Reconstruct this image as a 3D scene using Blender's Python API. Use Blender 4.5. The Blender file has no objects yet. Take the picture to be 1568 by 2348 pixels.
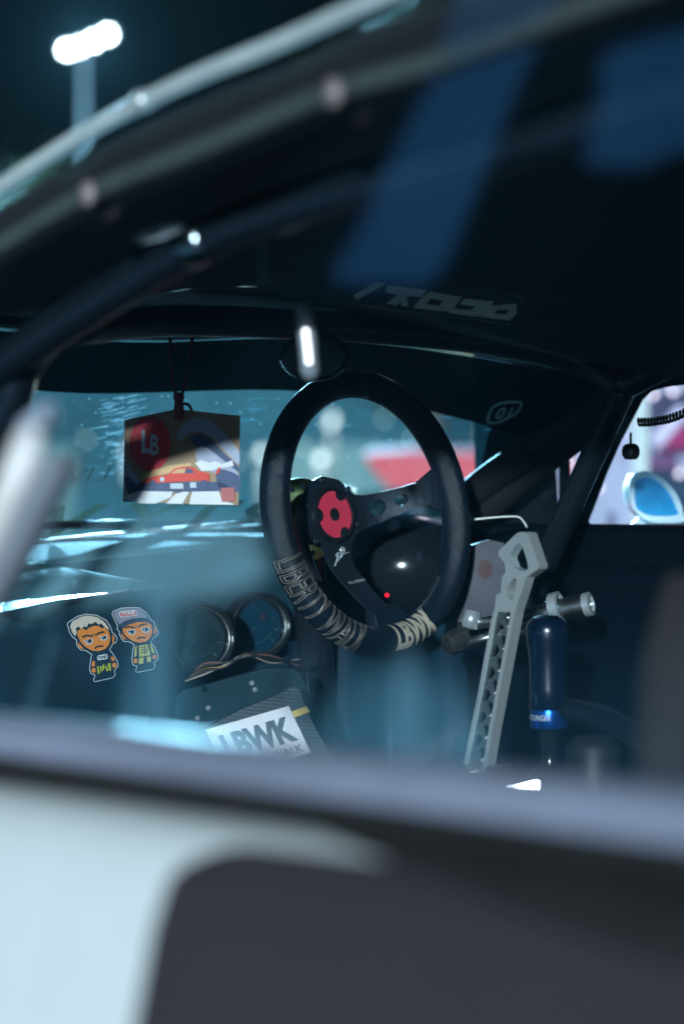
import bpy, bmesh, math, random
from mathutils import Vector, Matrix
from mathutils.geometry import delaunay_2d_cdt
from mathutils.bvhtree import BVHTree
random.seed(7)
rad = math.radians
scn = bpy.context.scene
col = scn.collection

# ------------------------------------------------------------------ camera
PSI = rad(41.5)
CAM = Vector((-1.525, 0.0, 1.0))
cam = bpy.data.cameras.new('camera'); camo = bpy.data.objects.new('camera', cam); col.objects.link(camo)
camo.location = CAM; camo.rotation_euler = (rad(90), 0, -PSI)
cam.lens = 85; cam.sensor_fit = 'HORIZONTAL'; cam.sensor_width = 24
cam.clip_start = 0.05; cam.clip_end = 2000
cam.dof.use_dof = True; cam.dof.focus_distance = 2.60; cam.dof.aperture_fstop = 2.9
cam.dof.aperture_blades = 9
scn.camera = camo
# ------------------------------------------------------------------ night sky
w = bpy.data.worlds.new('World'); scn.world = w; w.use_nodes = True
wn = w.node_tree.nodes; wl = w.node_tree.links
bg = wn['Background']; bg.inputs[0].default_value = (0.10, 0.32, 0.50, 1); bg.inputs[1].default_value = 0.008
# ------------------------------------------------------------------ exposure
vs = scn.view_settings; vs.view_transform = 'Standard'; vs.look = 'None'; vs.exposure = 0; vs.gamma = 1
scn.cycles.use_denoising = True
scn.cycles.max_bounces = 14; scn.cycles.transparent_max_bounces = 24
scn.cycles.sample_clamp_indirect = 4.0
# powers of the flood lights on the masts (built further down)
MAST_FRONT = 720e3; MAST_SIDE = 200e3

# ------------------------------------------------------------------ pixel -> place helpers (1568 px wide grid)
FPX = 85 / 24 * 1568
fw = Vector((math.sin(PSI), math.cos(PSI), 0)); rt = Vector((math.cos(PSI), -math.sin(PSI), 0)); UP = Vector((0, 0, 1))
def ray(px, py): return fw + rt * ((px - 784) / FPX) + UP * ((1174 - py) / FPX)
def D(px, py, d): return CAM + ray(px, py) * d
def PX(px, py, x): r = ray(px, py); return CAM + r * ((x - CAM.x) / r.x)
def PY(px, py, y): r = ray(px, py); return CAM + r * ((y - CAM.y) / r.y)
def PZ(px, py, z): r = ray(px, py); return CAM + r * ((z - CAM.z) / r.z)

# ------------------------------------------------------------------ materials
def mat(name, color, rough=0.5, metal=0.0, var=0.25, scale=40, bump=0.0, bscale=200, coat=0.0, spec=0.5, rvar=0.12):
    m = bpy.data.materials.new(name); m.use_nodes = True
    nt = m.node_tree; N = nt.nodes; L = nt.links; b = N['Principled BSDF']
    tc = N.new('ShaderNodeTexCoord'); nz = N.new('ShaderNodeTexNoise'); nz.inputs['Scale'].default_value = scale
    nz.inputs['Detail'].default_value = 6; L.new(tc.outputs['Object'], nz.inputs['Vector'])
    mx = N.new('ShaderNodeMix'); mx.data_type = 'RGBA'
    c = Vector(color[:3])
    lo = c * (1 - var); hi = c * (1 + var)
    mx.inputs[6].default_value = (*lo, 1); mx.inputs[7].default_value = (*[min(1, v) for v in hi], 1)
    L.new(nz.outputs['Fac'], mx.inputs[0]); L.new(mx.outputs[2], b.inputs['Base Color'])
    mr = N.new('ShaderNodeMapRange'); mr.inputs['To Min'].default_value = max(0.02, rough - rvar); mr.inputs['To Max'].default_value = min(1, rough + rvar)
    n2 = N.new('ShaderNodeTexNoise'); n2.inputs['Scale'].default_value = scale * 0.6; n2.inputs['Detail'].default_value = 8
    L.new(tc.outputs['Object'], n2.inputs['Vector']); L.new(n2.outputs['Fac'], mr.inputs['Value']); L.new(mr.outputs[0], b.inputs['Roughness'])
    b.inputs['Metallic'].default_value = metal
    b.inputs['Specular IOR Level'].default_value = spec
    if coat: b.inputs['Coat Weight'].default_value = coat; b.inputs['Coat Roughness'].default_value = 0.06
    if bump:
        n3 = N.new('ShaderNodeTexNoise'); n3.inputs['Scale'].default_value = bscale; n3.inputs['Detail'].default_value = 4
        L.new(tc.outputs['Object'], n3.inputs['Vector'])
        bp = N.new('ShaderNodeBump'); bp.inputs['Strength'].default_value = bump; bp.inputs['Distance'].default_value = 0.002
        L.new(n3.outputs['Fac'], bp.inputs['Height']); L.new(bp.outputs[0], b.inputs['Normal'])
    return m
def emit(name, color, strength):
    m = bpy.data.materials.new(name); m.use_nodes = True; nt = m.node_tree; nt.nodes.clear()
    o = nt.nodes.new('ShaderNodeOutputMaterial'); e = nt.nodes.new('ShaderNodeEmission')
    e.inputs[0].default_value = (*color, 1); e.inputs[1].default_value = strength; nt.links.new(e.outputs[0], o.inputs[0]); return m
def glass(name, dust, dust_col, tint=(0.92, 0.97, 1), streak=0.0, dscale=6.0, low=None):
    """thin pane: clear + mirror by Fresnel, with a film of dust that scatters light both ways"""
    m = bpy.data.materials.new(name); m.use_nodes = True; nt = m.node_tree; N = nt.nodes; L = nt.links; N.clear()
    out = N.new('ShaderNodeOutputMaterial'); tr = N.new('ShaderNodeBsdfTransparent'); tr.inputs[0].default_value = (*tint, 1)
    gl = N.new('ShaderNodeBsdfGlossy'); gl.inputs['Roughness'].default_value = 0.015
    fr = N.new('ShaderNodeFresnel'); fr.inputs[0].default_value = 1.5
    ge = N.new('ShaderNodeNewGeometry'); io = N.new('ShaderNodeMapRange'); io.inputs['To Min'].default_value = 1.5; io.inputs['To Max'].default_value = 1 / 1.5   # thin pane: same reflectance from both sides
    L.new(ge.outputs['Backfacing'], io.inputs['Value']); L.new(io.outputs[0], fr.inputs[0])
    df = N.new('ShaderNodeBsdfDiffuse'); df.inputs[0].default_value = (*dust_col, 1)
    tl = N.new('ShaderNodeBsdfTranslucent'); tl.inputs[0].default_value = (*dust_col, 1)
    dd = N.new('ShaderNodeMixShader'); dd.inputs[0].default_value = 0.6; L.new(df.outputs[0], dd.inputs[1]); L.new(tl.outputs[0], dd.inputs[2])
    tc = N.new('ShaderNodeTexCoord')
    nz = N.new('ShaderNodeTexNoise'); nz.inputs['Scale'].default_value = dscale; nz.inputs['Detail'].default_value = 9; nz.inputs['Roughness'].default_value = 0.6
    L.new(tc.outputs['Object'], nz.inputs['Vector'])
    mr = N.new('ShaderNodeMapRange'); mr.inputs['From Min'].default_value = 0.3; mr.inputs['From Max'].default_value = 0.75
    mr.inputs['To Min'].default_value = dust * 0.35; mr.inputs['To Max'].default_value = dust * 1.8
    L.new(nz.outputs['Fac'], mr.inputs['Value']); fac = mr.outputs[0]
    if low:      # pale veil painted thicker towards the lower edge: (z where it starts, z of the edge, amount)
        sx = N.new('ShaderNodeSeparateXYZ'); L.new(tc.outputs['Object'], sx.inputs[0])
        lz = N.new('ShaderNodeMapRange'); lz.interpolation_type = 'SMOOTHSTEP'; lz.inputs['From Min'].default_value = low[0]; lz.inputs['From Max'].default_value = low[1]
        lz.inputs['To Min'].default_value = 0; lz.inputs['To Max'].default_value = low[2]; L.new(sx.outputs[2], lz.inputs['Value'])
        lm = N.new('ShaderNodeMath'); lm.operation = 'MULTIPLY_ADD'; L.new(nz.outputs['Fac'], lm.inputs[0]); L.new(lz.outputs[0], lm.inputs[1]); L.new(fac, lm.inputs[2]); fac = lm.outputs[0]
    if streak:
        # specks
        vo = N.new('ShaderNodeTexVoronoi'); vo.inputs['Scale'].default_value = 70; L.new(tc.outputs['Object'], vo.inputs['Vector'])
        sp = N.new('ShaderNodeMapRange'); sp.inputs['From Min'].default_value = 0.07; sp.inputs['From Max'].default_value = 0.02
        sp.inputs['To Min'].default_value = 0; sp.inputs['To Max'].default_value = streak
        L.new(vo.outputs['Distance'], sp.inputs['Value'])
        # wiper scratches: fine lines running across
        mp = N.new('ShaderNodeMapping'); mp.inputs['Scale'].default_value = (6, 40, 420); mp.inputs['Rotation'].default_value = (0, rad(14), 0)
        L.new(tc.outputs['Object'], mp.inputs['Vector'])
        sn = N.new('ShaderNodeTexNoise'); sn.inputs['Scale'].default_value = 1.0; sn.inputs['Detail'].default_value = 3; L.new(mp.outputs[0], sn.inputs['Vector'])
        sm = N.new('ShaderNodeMapRange'); sm.inputs['From Min'].default_value = 0.6; sm.inputs['From Max'].default_value = 0.75
        sm.inputs['To Min'].default_value = 0; sm.inputs['To Max'].default_value = streak
        L.new(sn.outputs['Fac'], sm.inputs['Value'])
        a1 = N.new('ShaderNodeMath'); a1.operation = 'ADD'; L.new(fac, a1.inputs[0]); L.new(sp.outputs[0], a1.inputs[1])
        # patches where scratches are dense
        pn = N.new('ShaderNodeTexNoise'); pn.inputs['Scale'].default_value = 3.5; L.new(tc.outputs['Object'], pn.inputs['Vector'])
        pm = N.new('ShaderNodeMapRange'); pm.inputs['From Min'].default_value = 0.45; pm.inputs['From Max'].default_value = 0.65; L.new(pn.outputs['Fac'], pm.inputs['Value'])
        mu = N.new('ShaderNodeMath'); mu.operation = 'MULTIPLY'; L.new(sm.outputs[0], mu.inputs[0]); L.new(pm.outputs[0], mu.inputs[1])
        a2 = N.new('ShaderNodeMath'); a2.operation = 'ADD'; a2.use_clamp = True; L.new(a1.outputs[0], a2.inputs[0]); L.new(mu.outputs[0], a2.inputs[1]); fac = a2.outputs[0]
    m1 = N.new('ShaderNodeMixShader'); L.new(fac, m1.inputs[0]); L.new(tr.outputs[0], m1.inputs[1]); L.new(dd.outputs[0], m1.inputs[2])
    m2 = N.new('ShaderNodeMixShader'); L.new(fr.outputs[0], m2.inputs[0]); L.new(m1.outputs[0], m2.inputs[1]); L.new(gl.outputs[0], m2.inputs[2])
    L.new(m2.outputs[0], out.inputs[0]); return m
def film(name, color, alpha, both=False):
    """translucent film: vinyl, scratches, painted haze and reflections"""
    m = bpy.data.materials.new(name); m.use_nodes = True; nt = m.node_tree; N = nt.nodes; L = nt.links; N.clear()
    out = N.new('ShaderNodeOutputMaterial'); tr = N.new('ShaderNodeBsdfTransparent'); df = N.new('ShaderNodeBsdfDiffuse')
    tc = N.new('ShaderNodeTexCoord'); nz = N.new('ShaderNodeTexNoise'); nz.inputs['Scale'].default_value = 9; nz.inputs['Detail'].default_value = 4
    L.new(tc.outputs['Object'], nz.inputs['Vector'])
    mx = N.new('ShaderNodeMix'); mx.data_type = 'RGBA'; c = Vector(color)
    mx.inputs[6].default_value = (*(c * 0.6), 1); mx.inputs[7].default_value = (*(c * 1.35), 1); L.new(nz.outputs['Fac'], mx.inputs[0]); L.new(mx.outputs[2], df.inputs[0])
    mi = N.new('ShaderNodeMixShader'); mi.inputs[0].default_value = alpha
    sh = df
    if both:
        tl = N.new('ShaderNodeBsdfTranslucent'); L.new(mx.outputs[2], tl.inputs[0]); sh = N.new('ShaderNodeMixShader'); sh.inputs[0].default_value = .6; L.new(df.outputs[0], sh.inputs[1]); L.new(tl.outputs[0], sh.inputs[2])
    L.new(tr.outputs[0], mi.inputs[1]); L.new(sh.outputs[0], mi.inputs[2]); L.new(mi.outputs[0], out.inputs[0]); return m
def carbon(name):
    m = mat(name, (0.02, 0.035, 0.045), 0.5, 0, 0.2, coat=0.15, spec=.25); nt = m.node_tree; N = nt.nodes; L = nt.links; b = N['Principled BSDF']
    tc = N['Texture Coordinate']; wv = N.new('ShaderNodeTexWave'); wv.inputs['Scale'].default_value = 160; wv.inputs['Distortion'].default_value = 0.4
    wv.bands_direction = 'DIAGONAL'; L.new(tc.outputs['Object'], wv.inputs['Vector'])
    mx = N.new('ShaderNodeMix'); mx.data_type = 'RGBA'; mx.inputs[6].default_value = (0.005, 0.014, 0.020, 1); mx.inputs[7].default_value = (0.035, 0.062, 0.078, 1)
    L.new(wv.outputs['Fac'], mx.inputs[0]); L.new(mx.outputs[2], b.inputs['Base Color']); return m

M = {}
M['white'] = mat('white_paint', (0.74, 0.78, 0.80), 0.35, coat=0.5, var=0.05)
M['charcoal'] = mat('charcoal_vinyl', (0.040, 0.032, 0.042), 0.55, var=0.15, scale=6)
M['black'] = mat('black_plastic', (0.012, 0.014, 0.017), 0.5, bump=0.15)
M['blackgloss'] = mat('black_gloss', (0.010, 0.013, 0.018), 0.16, rvar=0.08)
M['rubber'] = mat('black_rubber', (0.010, 0.010, 0.012), 0.75)
M['headliner'] = mat('headliner', (0.020, 0.024, 0.032), 0.85, bump=0.3)
M['cage'] = mat('cage_paint', (0.007, 0.011, 0.018), 0.33, rvar=0.1)
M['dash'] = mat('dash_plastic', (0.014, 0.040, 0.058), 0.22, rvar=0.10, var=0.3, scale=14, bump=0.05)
M['dashtop'] = mat('dash_top_sheen', (0.11, 0.26, 0.32), 0.80, spec=0.2, rvar=0.1, var=0.35, scale=7, bump=0.1)  # pale sheen over the dash top, painted into its base colour
M['dashpanel'] = mat('dash_panel', (0.008, 0.030, 0.048), 0.42, var=0.25, scale=10)
M['leather'] = mat('wheel_leather', (0.006, 0.014, 0.024), 0.30, bump=0.55, bscale=900, rvar=0.16)
M['plate'] = mat('anodised_spoke', (0.016, 0.026, 0.040), 0.42, metal=0.35, var=0.15)
M['silver'] = mat('machined_aluminium', (0.60, 0.64, 0.66), 0.30, metal=0.6, var=0.1, scale=120)
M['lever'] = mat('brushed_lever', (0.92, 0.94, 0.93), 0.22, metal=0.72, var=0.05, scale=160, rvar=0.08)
M['steel'] = mat('zinc_steel', (0.45, 0.46, 0.44), 0.34, metal=1.0, var=0.2)
M['gold'] = mat('gold_anodised', (0.55, 0.36, 0.12), 0.3, metal=1.0)
M['thread'] = mat('gold_thread', (0.62, 0.52, 0.40), 0.5, metal=0.2)
M['copper'] = mat('copper_thread', (0.42, 0.34, 0.28), 0.4, metal=0.4, var=.5, scale=60)
M['red'] = mat('red_print', (0.72, 0.045, 0.09), 0.5, var=0.12)
M['blueknob'] = mat('blue_knob', (0.001, 0.006, 0.022), 0.25, rvar=0.06, coat=0.3)
M['blueband'] = mat('blue_anodised', (0.012, 0.13, 0.55), 0.28, metal=0.85)
M['lav'] = mat('lavender_trim', (0.25, 0.27, 0.37), 0.42, var=0.5, scale=7)
M['mauve'] = mat('mauve_panel', (0.022, 0.020, 0.036), 0.55)
M['taupe'] = mat('taupe_fabric', (0.024, 0.016, 0.017), 0.9, bump=0.4)
M['carbon'] = carbon('carbon_fibre')
M['asphalt'] = mat('asphalt', (0.05, 0.05, 0.052), 0.85, var=0.4, scale=3, bump=0.6, bscale=60)
M['lens'] = emit('floodlight_lens', (0.75, 0.97, 1.0), 40)
M['galv'] = mat('galvanised', (0.42, 0.47, 0.50), 0.5, metal=0.3)
M['scratch'] = mat('engraving', (0.55, 0.60, 0.62), 0.5)
M['plaque'] = mat('placard_white', (0.72, 0.68, 0.72), 0.55, var=0.06)
M['ink'] = mat('placard_ink', (0.018, 0.062, 0.085), 0.5)
M['yellow'] = mat('yellow_tape', (0.75, 0.50, 0.05), 0.5, var=0.1)
M['wscreen'] = glass('windscreen_glass', 0.030, (0.25, 0.70, 0.95), streak=0.20)
M['sideglass'] = glass('side_glass', 0.012, (0.20, 0.60, 0.95), tint=(0.97, 0.99, 1), low=(.99, .84, .16), dscale=3.0)  # dust here also paints a pale veil over the cabin
M['farglass'] = glass('far_glass', 0.02, (0.7, 0.7, 1.0))
M['clear'] = glass('gauge_glass', 0.004, (0.6, 0.9, 1.0))
M['banner'] = film('sunstrip_film', (0.004, 0.012, 0.016), 0.985)
M['olive'] = film('lettering_film', (0.07, 0.16, 0.13), 0.72)
M['goldfilm'] = film('thin_gold_film', (0.30, 0.26, 0.15), 0.5)
M['bluefilm'] = film('blue_reflection_film', (0.040, 0.15, 0.34), 0.085)

# ------------------------------------------------------------------ object helpers
def link(name, me, m, parent=None, smooth=True):
    o = bpy.data.objects.new(name, me); col.objects.link(o)
    for mm in (m if isinstance(m, (list, tuple)) else [m]): me.materials.append(mm)
    if smooth:
        for p in me.polygons: p.use_smooth = True
    if parent is not None: o.parent = parent
    return o
def empty(name, loc=(0, 0, 0)):
    o = bpy.data.objects.new(name, None); col.objects.link(o); o.location = loc; return o
def tag(o, label=None, cat=None, group=None, kind=None):
    if label: o['label'] = label
    if cat: o['category'] = cat
    if group: o['group'] = group
    if kind: o['kind'] = kind
    return o
class MB:
    def __init__(s): s.v = []; s.f = []; s.mi = []
    def add(s, vs, fs, mi=0):
        k = len(s.v); s.v += [tuple(v) for v in vs]; s.f += [tuple(i + k for i in f) for f in fs]; s.mi += [mi] * len(fs); return s
    def build(s, name, m, parent=None, smooth=False, angle=None):
        me = bpy.data.meshes.new(name)
        org = Vector((0, 0, 0))
        me.from_pydata(s.v, [], s.f); me.update()
        for p, i in zip(me.polygons, s.mi): p.material_index = i
        bm = bmesh.new(); bm.from_mesh(me); bmesh.ops.recalc_face_normals(bm, faces=bm.faces[:]); bm.to_mesh(me); bm.free()
        o = link(name, me, m, parent, smooth)
        if smooth and angle:
            try: me.set_sharp_from_angle(angle=rad(angle))
            except Exception: pass
        return o
    def box(s, c, sx, sy, sz, R=None, mi=0):
        R = R or Matrix.Identity(3); c = Vector(c); vs = []
        for x in (-1, 1):
            for y in (-1, 1):
                for z in (-1, 1): vs.append(c + R @ Vector((x * sx / 2, y * sy / 2, z * sz / 2)))
        return s.add(vs, [(0, 1, 3, 2), (4, 6, 7, 5), (0, 4, 5, 1), (2, 3, 7, 6), (0, 2, 6, 4), (1, 5, 7, 3)], mi)
    def tube(s, pts, r, n=12, cap=True, closed=False, mi=0):
        pts = [Vector(p) for p in pts]; k = len(pts); rs = r if isinstance(r, (list, tuple)) else [r] * k
        T = []
        for i in range(k):
            a = pts[(i - 1) % k] if closed or i > 0 else pts[i]; b = pts[(i + 1) % k] if closed or i < k - 1 else pts[i]
            T.append((b - a).normalized())
        nrm = T[0].orthogonal().normalized(); vs = []; fs = []
        for i in range(k):
            nrm = (nrm - T[i] * nrm.dot(T[i])).normalized(); bi = T[i].cross(nrm)
            for j in range(n):
                a = 2 * math.pi * j / n; vs.append(pts[i] + (nrm * math.cos(a) + bi * math.sin(a)) * rs[i])
        for i in range(k if closed else k - 1):
            for j in range(n):
                i2 = (i + 1) % k; fs.append((i * n + j, i * n + (j + 1) % n, i2 * n + (j + 1) % n, i2 * n + j))
        if cap and not closed: fs.append(tuple(range(n))[::-1]); fs.append(tuple((k - 1) * n + j for j in range(n)))
        return s.add(vs, fs, mi)
    def disc(s, r, z, Mx, n=40, mi=0): return s.add([Mx @ Vector((r * math.cos(2 * math.pi * j / n), r * math.sin(2 * math.pi * j / n), z)) for j in range(n)], [tuple(range(n))], mi)
    def lathe(s, prof, Mx, n=32, mi=0):
        vs = []; fs = []; k = len(prof)
        for (r, z) in prof:
            for j in range(n):
                a = 2 * math.pi * j / n; vs.append(Mx @ Vector((r * math.cos(a), r * math.sin(a), z)))
        for i in range(k - 1):
            for j in range(n): fs.append((i * n + j, i * n + (j + 1) % n, (i + 1) * n + (j + 1) % n, (i + 1) * n + j))
        if prof[0] == prof[-1]: return s.add(vs, fs, mi)
        if prof[0][0] > 1e-6: fs.append(tuple(range(n))[::-1])
        if prof[-1][0] > 1e-6: fs.append(tuple((k - 1) * n + j for j in range(n)))
        return s.add(vs, fs, mi)
def smoothline(pts, n=8):
    pts = [Vector(p) for p in pts]; out = []
    P = [pts[0] * 2 - pts[1]] + pts + [pts[-1] * 2 - pts[-2]]
    for i in range(1, len(P) - 2):
        for k in range(n):
            t = k / n; a, b, c, d = P[i - 1], P[i], P[i + 1], P[i + 2]
            out.append(0.5 * ((2 * b) + (c - a) * t + (2 * a - 5 * b + 4 * c - d) * t * t + (3 * b - a - 3 * c + d) * t ** 3))
    out.append(pts[-1]); return out
def cdt(outer, holes=(), grid=0.0):
    """2D triangulation of outer minus holes; returns verts2d, tris, list of loops (index)"""
    vs = []; edges = []; faces = []
    for lp in [outer] + list(holes):
        k = len(vs); n = len(lp); vs += [Vector((p[0], p[1])) for p in lp]; edges += [(k + i, k + (i + 1) % n) for i in range(n)]
    def inside(p, lp):
        c = False; n = len(lp); j = n - 1
        for i in range(n):
            a, b = lp[i], lp[j]
            if (a[1] > p[1]) != (b[1] > p[1]) and p[0] < (b[0] - a[0]) * (p[1] - a[1]) / (b[1] - a[1] + 1e-12) + a[0]: c = not c
            j = i
        return c
    if grid:
        x0 = min(p[0] for p in outer); x1 = max(p[0] for p in outer); y0 = min(p[1] for p in outer); y1 = max(p[1] for p in outer)
        gx = x0 + grid / 2
        while gx < x1:
            gy = y0 + grid / 2
            while gy < y1:
                if inside((gx, gy), outer) and not any(inside((gx, gy), h) for h in holes): vs.append(Vector((gx, gy)))
                gy += grid
            gx += grid
    ov, oe, of, *_ = delaunay_2d_cdt(vs, edges, [], 0, 1e-7)
    tris = []
    for f in of:
        c = sum((ov[i] for i in f), Vector((0, 0))) / len(f)
        if inside(c, outer) and not any(inside(c, h) for h in holes): tris.append(tuple(f))
    return ov, tris
def plate(mb, outer, holes, fn0, fn1, mi=0, grid=0.0):
    """slab between surface fn0(p2) and fn1(p2)"""
    ov, tr = cdt(outer, holes, grid); n = len(ov)
    vs = [fn0(p) for p in ov] + [fn1(p) for p in ov]
    fs = [t for t in tr] + [tuple(i + n for i in t[::-1]) for t in tr]
    cnt = {}
    for t in tr:
        for a, b in zip(t, t[1:] + t[:1]):
            cnt.setdefault(frozenset((a, b)), []).append((a, b))
    for e, l in cnt.items():
        if len(l) == 1: a, b = l[0]; fs.append((b, a, a + n, b + n))
    return mb.add(vs, fs, mi)
def sheet(mb, outer, holes, fn, mi=0, grid=0.0):
    ov, tr = cdt(outer, holes, grid); return mb.add([fn(p) for p in ov], tr, mi)
def circ(c, rx, ry=None, n=24, a0=0):
    ry = ry or rx; return [(c[0] + rx * math.cos(a0 + 2 * math.pi * i / n), c[1] + ry * math.sin(a0 + 2 * math.pi * i / n)) for i in range(n)]
def strip(pts, wd):
    """polyline with width -> polygon"""
    L_ = []; R_ = []; n = len(pts)
    for i in range(n):
        a = Vector(pts[max(0, i - 1)]); b = Vector(pts[min(n - 1, i + 1)]); t = (b - a).normalized(); q = Vector((-t.y, t.x)) * wd / 2
        L_.append(tuple(Vector(pts[i]) + q)); R_.append(tuple(Vector(pts[i]) - q))
    return L_ + R_[::-1]
def inset(poly, d):
    n = len(poly); A = sum(poly[i][0] * poly[(i + 1) % n][1] - poly[(i + 1) % n][0] * poly[i][1] for i in range(n)); sg = 1 if A > 0 else -1
    out = []
    for i in range(n):
        a, b, c = Vector(poly[i - 1]), Vector(poly[i]), Vector(poly[(i + 1) % n])
        n1 = (b - a).normalized(); n2 = (c - b).normalized(); t = (Vector((-n1.y, n1.x)) + Vector((-n2.y, n2.x)))
        t = t.normalized() if t.length > 1e-6 else Vector((-n1.y, n1.x)); out.append(tuple(b + t * d * sg))
    return out
def smooth2(poly, n=4):
    P = [Vector((p[0], p[1])) for p in poly]; m = len(P); out = []
    for i in range(m):
        a, b, c, d = P[i - 1], P[i], P[(i + 1) % m], P[(i + 2) % m]
        for k in range(n):
            t = k / n; v = 0.5 * ((2 * b) + (c - a) * t + (2 * a - 5 * b + 4 * c - d) * t * t + (3 * b - a - 3 * c + d) * t ** 3); out.append((v.x, v.y))
    return out
def text2d(body, bold=0.0, shear=0.0, outline=0.0, spacing=1.0):
    """text -> verts (x in 0..width, y in 0..1), faces, width"""
    cu = bpy.data.curves.new('t', 'FONT'); cu.body = body; cu.offset = bold; cu.shear = shear; cu.space_character = spacing; cu.resolution_u = 3
    if outline: cu.fill_mode = 'NONE'; cu.bevel_depth = outline; cu.bevel_resolution = 0
    o = bpy.data.objects.new('t', cu); col.objects.link(o); dg = bpy.context.evaluated_depsgraph_get()
    me = bpy.data.meshes.new_from_object(o.evaluated_get(dg)); vs = [v.co.copy() for v in me.vertices]; fs = [tuple(p.vertices) for p in me.polygons]
    bpy.data.objects.remove(o); bpy.data.curves.remove(cu); bpy.data.meshes.remove(me)
    x0 = min(v.x for v in vs); x1 = max(v.x for v in vs); y0 = min(v.y for v in vs); y1 = max(v.y for v in vs); s = 1 / (y1 - y0)
    return [Vector(((v.x - x0) * s, (v.y - y0) * s, v.z * s)) for v in vs], fs, (x1 - x0) * s
def fine(vs, fs, mx):
    bm = bmesh.new(); bv = [bm.verts.new(v) for v in vs]
    for f in fs:
        try: bm.faces.new([bv[i] for i in f])
        except ValueError: pass
    bmesh.ops.triangulate(bm, faces=bm.faces[:])
    for _ in range(5):
        e = [e for e in bm.edges if e.calc_length() > mx]
        if not e: break
        bmesh.ops.subdivide_edges(bm, edges=e, cuts=1); bmesh.ops.triangulate(bm, faces=bm.faces[:])
    bm.verts.index_update(); o = [v.co.copy() for v in bm.verts], [tuple(v.index for v in f.verts) for f in bm.faces]; bm.free(); return o
def putText(mb, body, fn, o, ux, uy, mi=0, **kw):
    """lay text in a 2D frame: o + u*ux + v*uy with u,v in 0..1, then through fn"""
    vs, fs, wd = text2d(body, **kw); o = Vector(o); ux = Vector(ux); uy = Vector(uy)
    return mb.add([fn(o + ux * (v.x / wd) + uy * v.y) for v in vs], fs, mi)

# ================================================================== GROUND
g = MB(); g.add([(-300, -300, 0), (300, -300, 0), (300, 300, 0), (-300, 300, 0)], [(0, 1, 2, 3)])
tag(g.build('ground', M['asphalt']), kind='structure')

# ================================================================== FLOODLIGHT MASTS
def floodlight_mast(heads, base, power, lcol, label, light_r=0.5):
    t = empty('floodlight_mast', base); t.rotation_mode = 'XYZ'
    top = sum(heads, Vector()) / len(heads); b = Vector(base); rel = [h - b for h in heads]
    m = MB(); m.tube([(0, 0, 0), (0, 0, 0.4), (0, 0, (top - b).z - 0.1)], [0.20, 0.10, 0.075], 16); m.build('pole', M['galv'], t, True, 40)
    m = MB(); m.tube(rel, 0.045, 8); m.build('crossarm', M['galv'], t)
    aim = (Vector((0, 2, 1)) - top).normalized(); q = aim.to_track_quat('Z', 'Y').to_matrix()
    for h in rel:
        hd = MB(); hd.box(h + Vector((0, 0, 0.02)), 0.34, 0.26, 0.12, q); ho = hd.build('floodlight_head', M['galv'], t)
        ln = MB(); ln.lathe([(0.105, 0.065), (0.09, 0.075), (0, 0.08)], Matrix.Translation(h) @ q.to_4x4(), 20); ln.build('lens', M['lens'], ho, True)
    lt = bpy.data.lights.new('floodlight', 'SPOT'); lt.energy = power; lt.color = lcol; lt.shadow_soft_size = light_r; lt.spot_size = rad(70); lt.spot_blend = 0.6
    lo = bpy.data.objects.new('floodlight_lamp', lt); col.objects.link(lo); lo.parent = t; lo.location = (top - b) + aim * 0.8; lo.rotation_euler = aim.to_track_quat('-Z', 'Y').to_euler()
    sl = bpy.data.lights.new('pole_fill', 'POINT'); sl.energy = power * .0022; sl.color = lcol; sl.shadow_soft_size = .3  # added point light to brighten the pole
    so_ = bpy.data.objects.new('pole_fill_lamp', sl); col.objects.link(so_); so_.parent = t; so_.location = (top - b) + aim * 4.0 + Vector((0, 0, -3.0))
    tag(t, label, 'light mast', 'floodlight masts round the lot'); return t
dm = 60
hs = [D(154, 113, dm), D(184, 106, dm), D(214, 93, dm), D(246, 78, dm)]
b0 = D(192, 1174, dm); floodlight_mast(hs, (b0.x, b0.y, 0), MAST_FRONT, (0.30, 0.74, 1.0), 'tall mast with a glowing row of floodlights above the roof line')
b1 = Vector((-46, -37, 0)); sd = Vector((0.5, -0.85, 0)).normalized()
floodlight_mast([b1 + Vector((0, 0, 9.0)) + sd * k * 0.55 for k in (-1.5, -0.5, 0.5, 1.5)], b1, MAST_SIDE, (0.72, 0.91, 1.0), 'floodlight mast standing behind the photographer', 0.8)

# ================================================================== THE CAR
CAR = empty('race_car', (0, 1.2, 0))
tag(CAR, 'white and charcoal racing coupe with caged dark cabin, seen through its side window', 'car')
def part(mb, name, m, parent=None, smooth=False, angle=None, label=None):
    o = mb.build(name, m, parent or CAR, smooth, angle)
    if parent is None: o.matrix_parent_inverse = Matrix.Translation((0, -1.2, 0))
    else: o.matrix_parent_inverse = parent.matrix_world.inverted() if False else Matrix.Identity(4)
    if label: o['label'] = label
    return o

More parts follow.
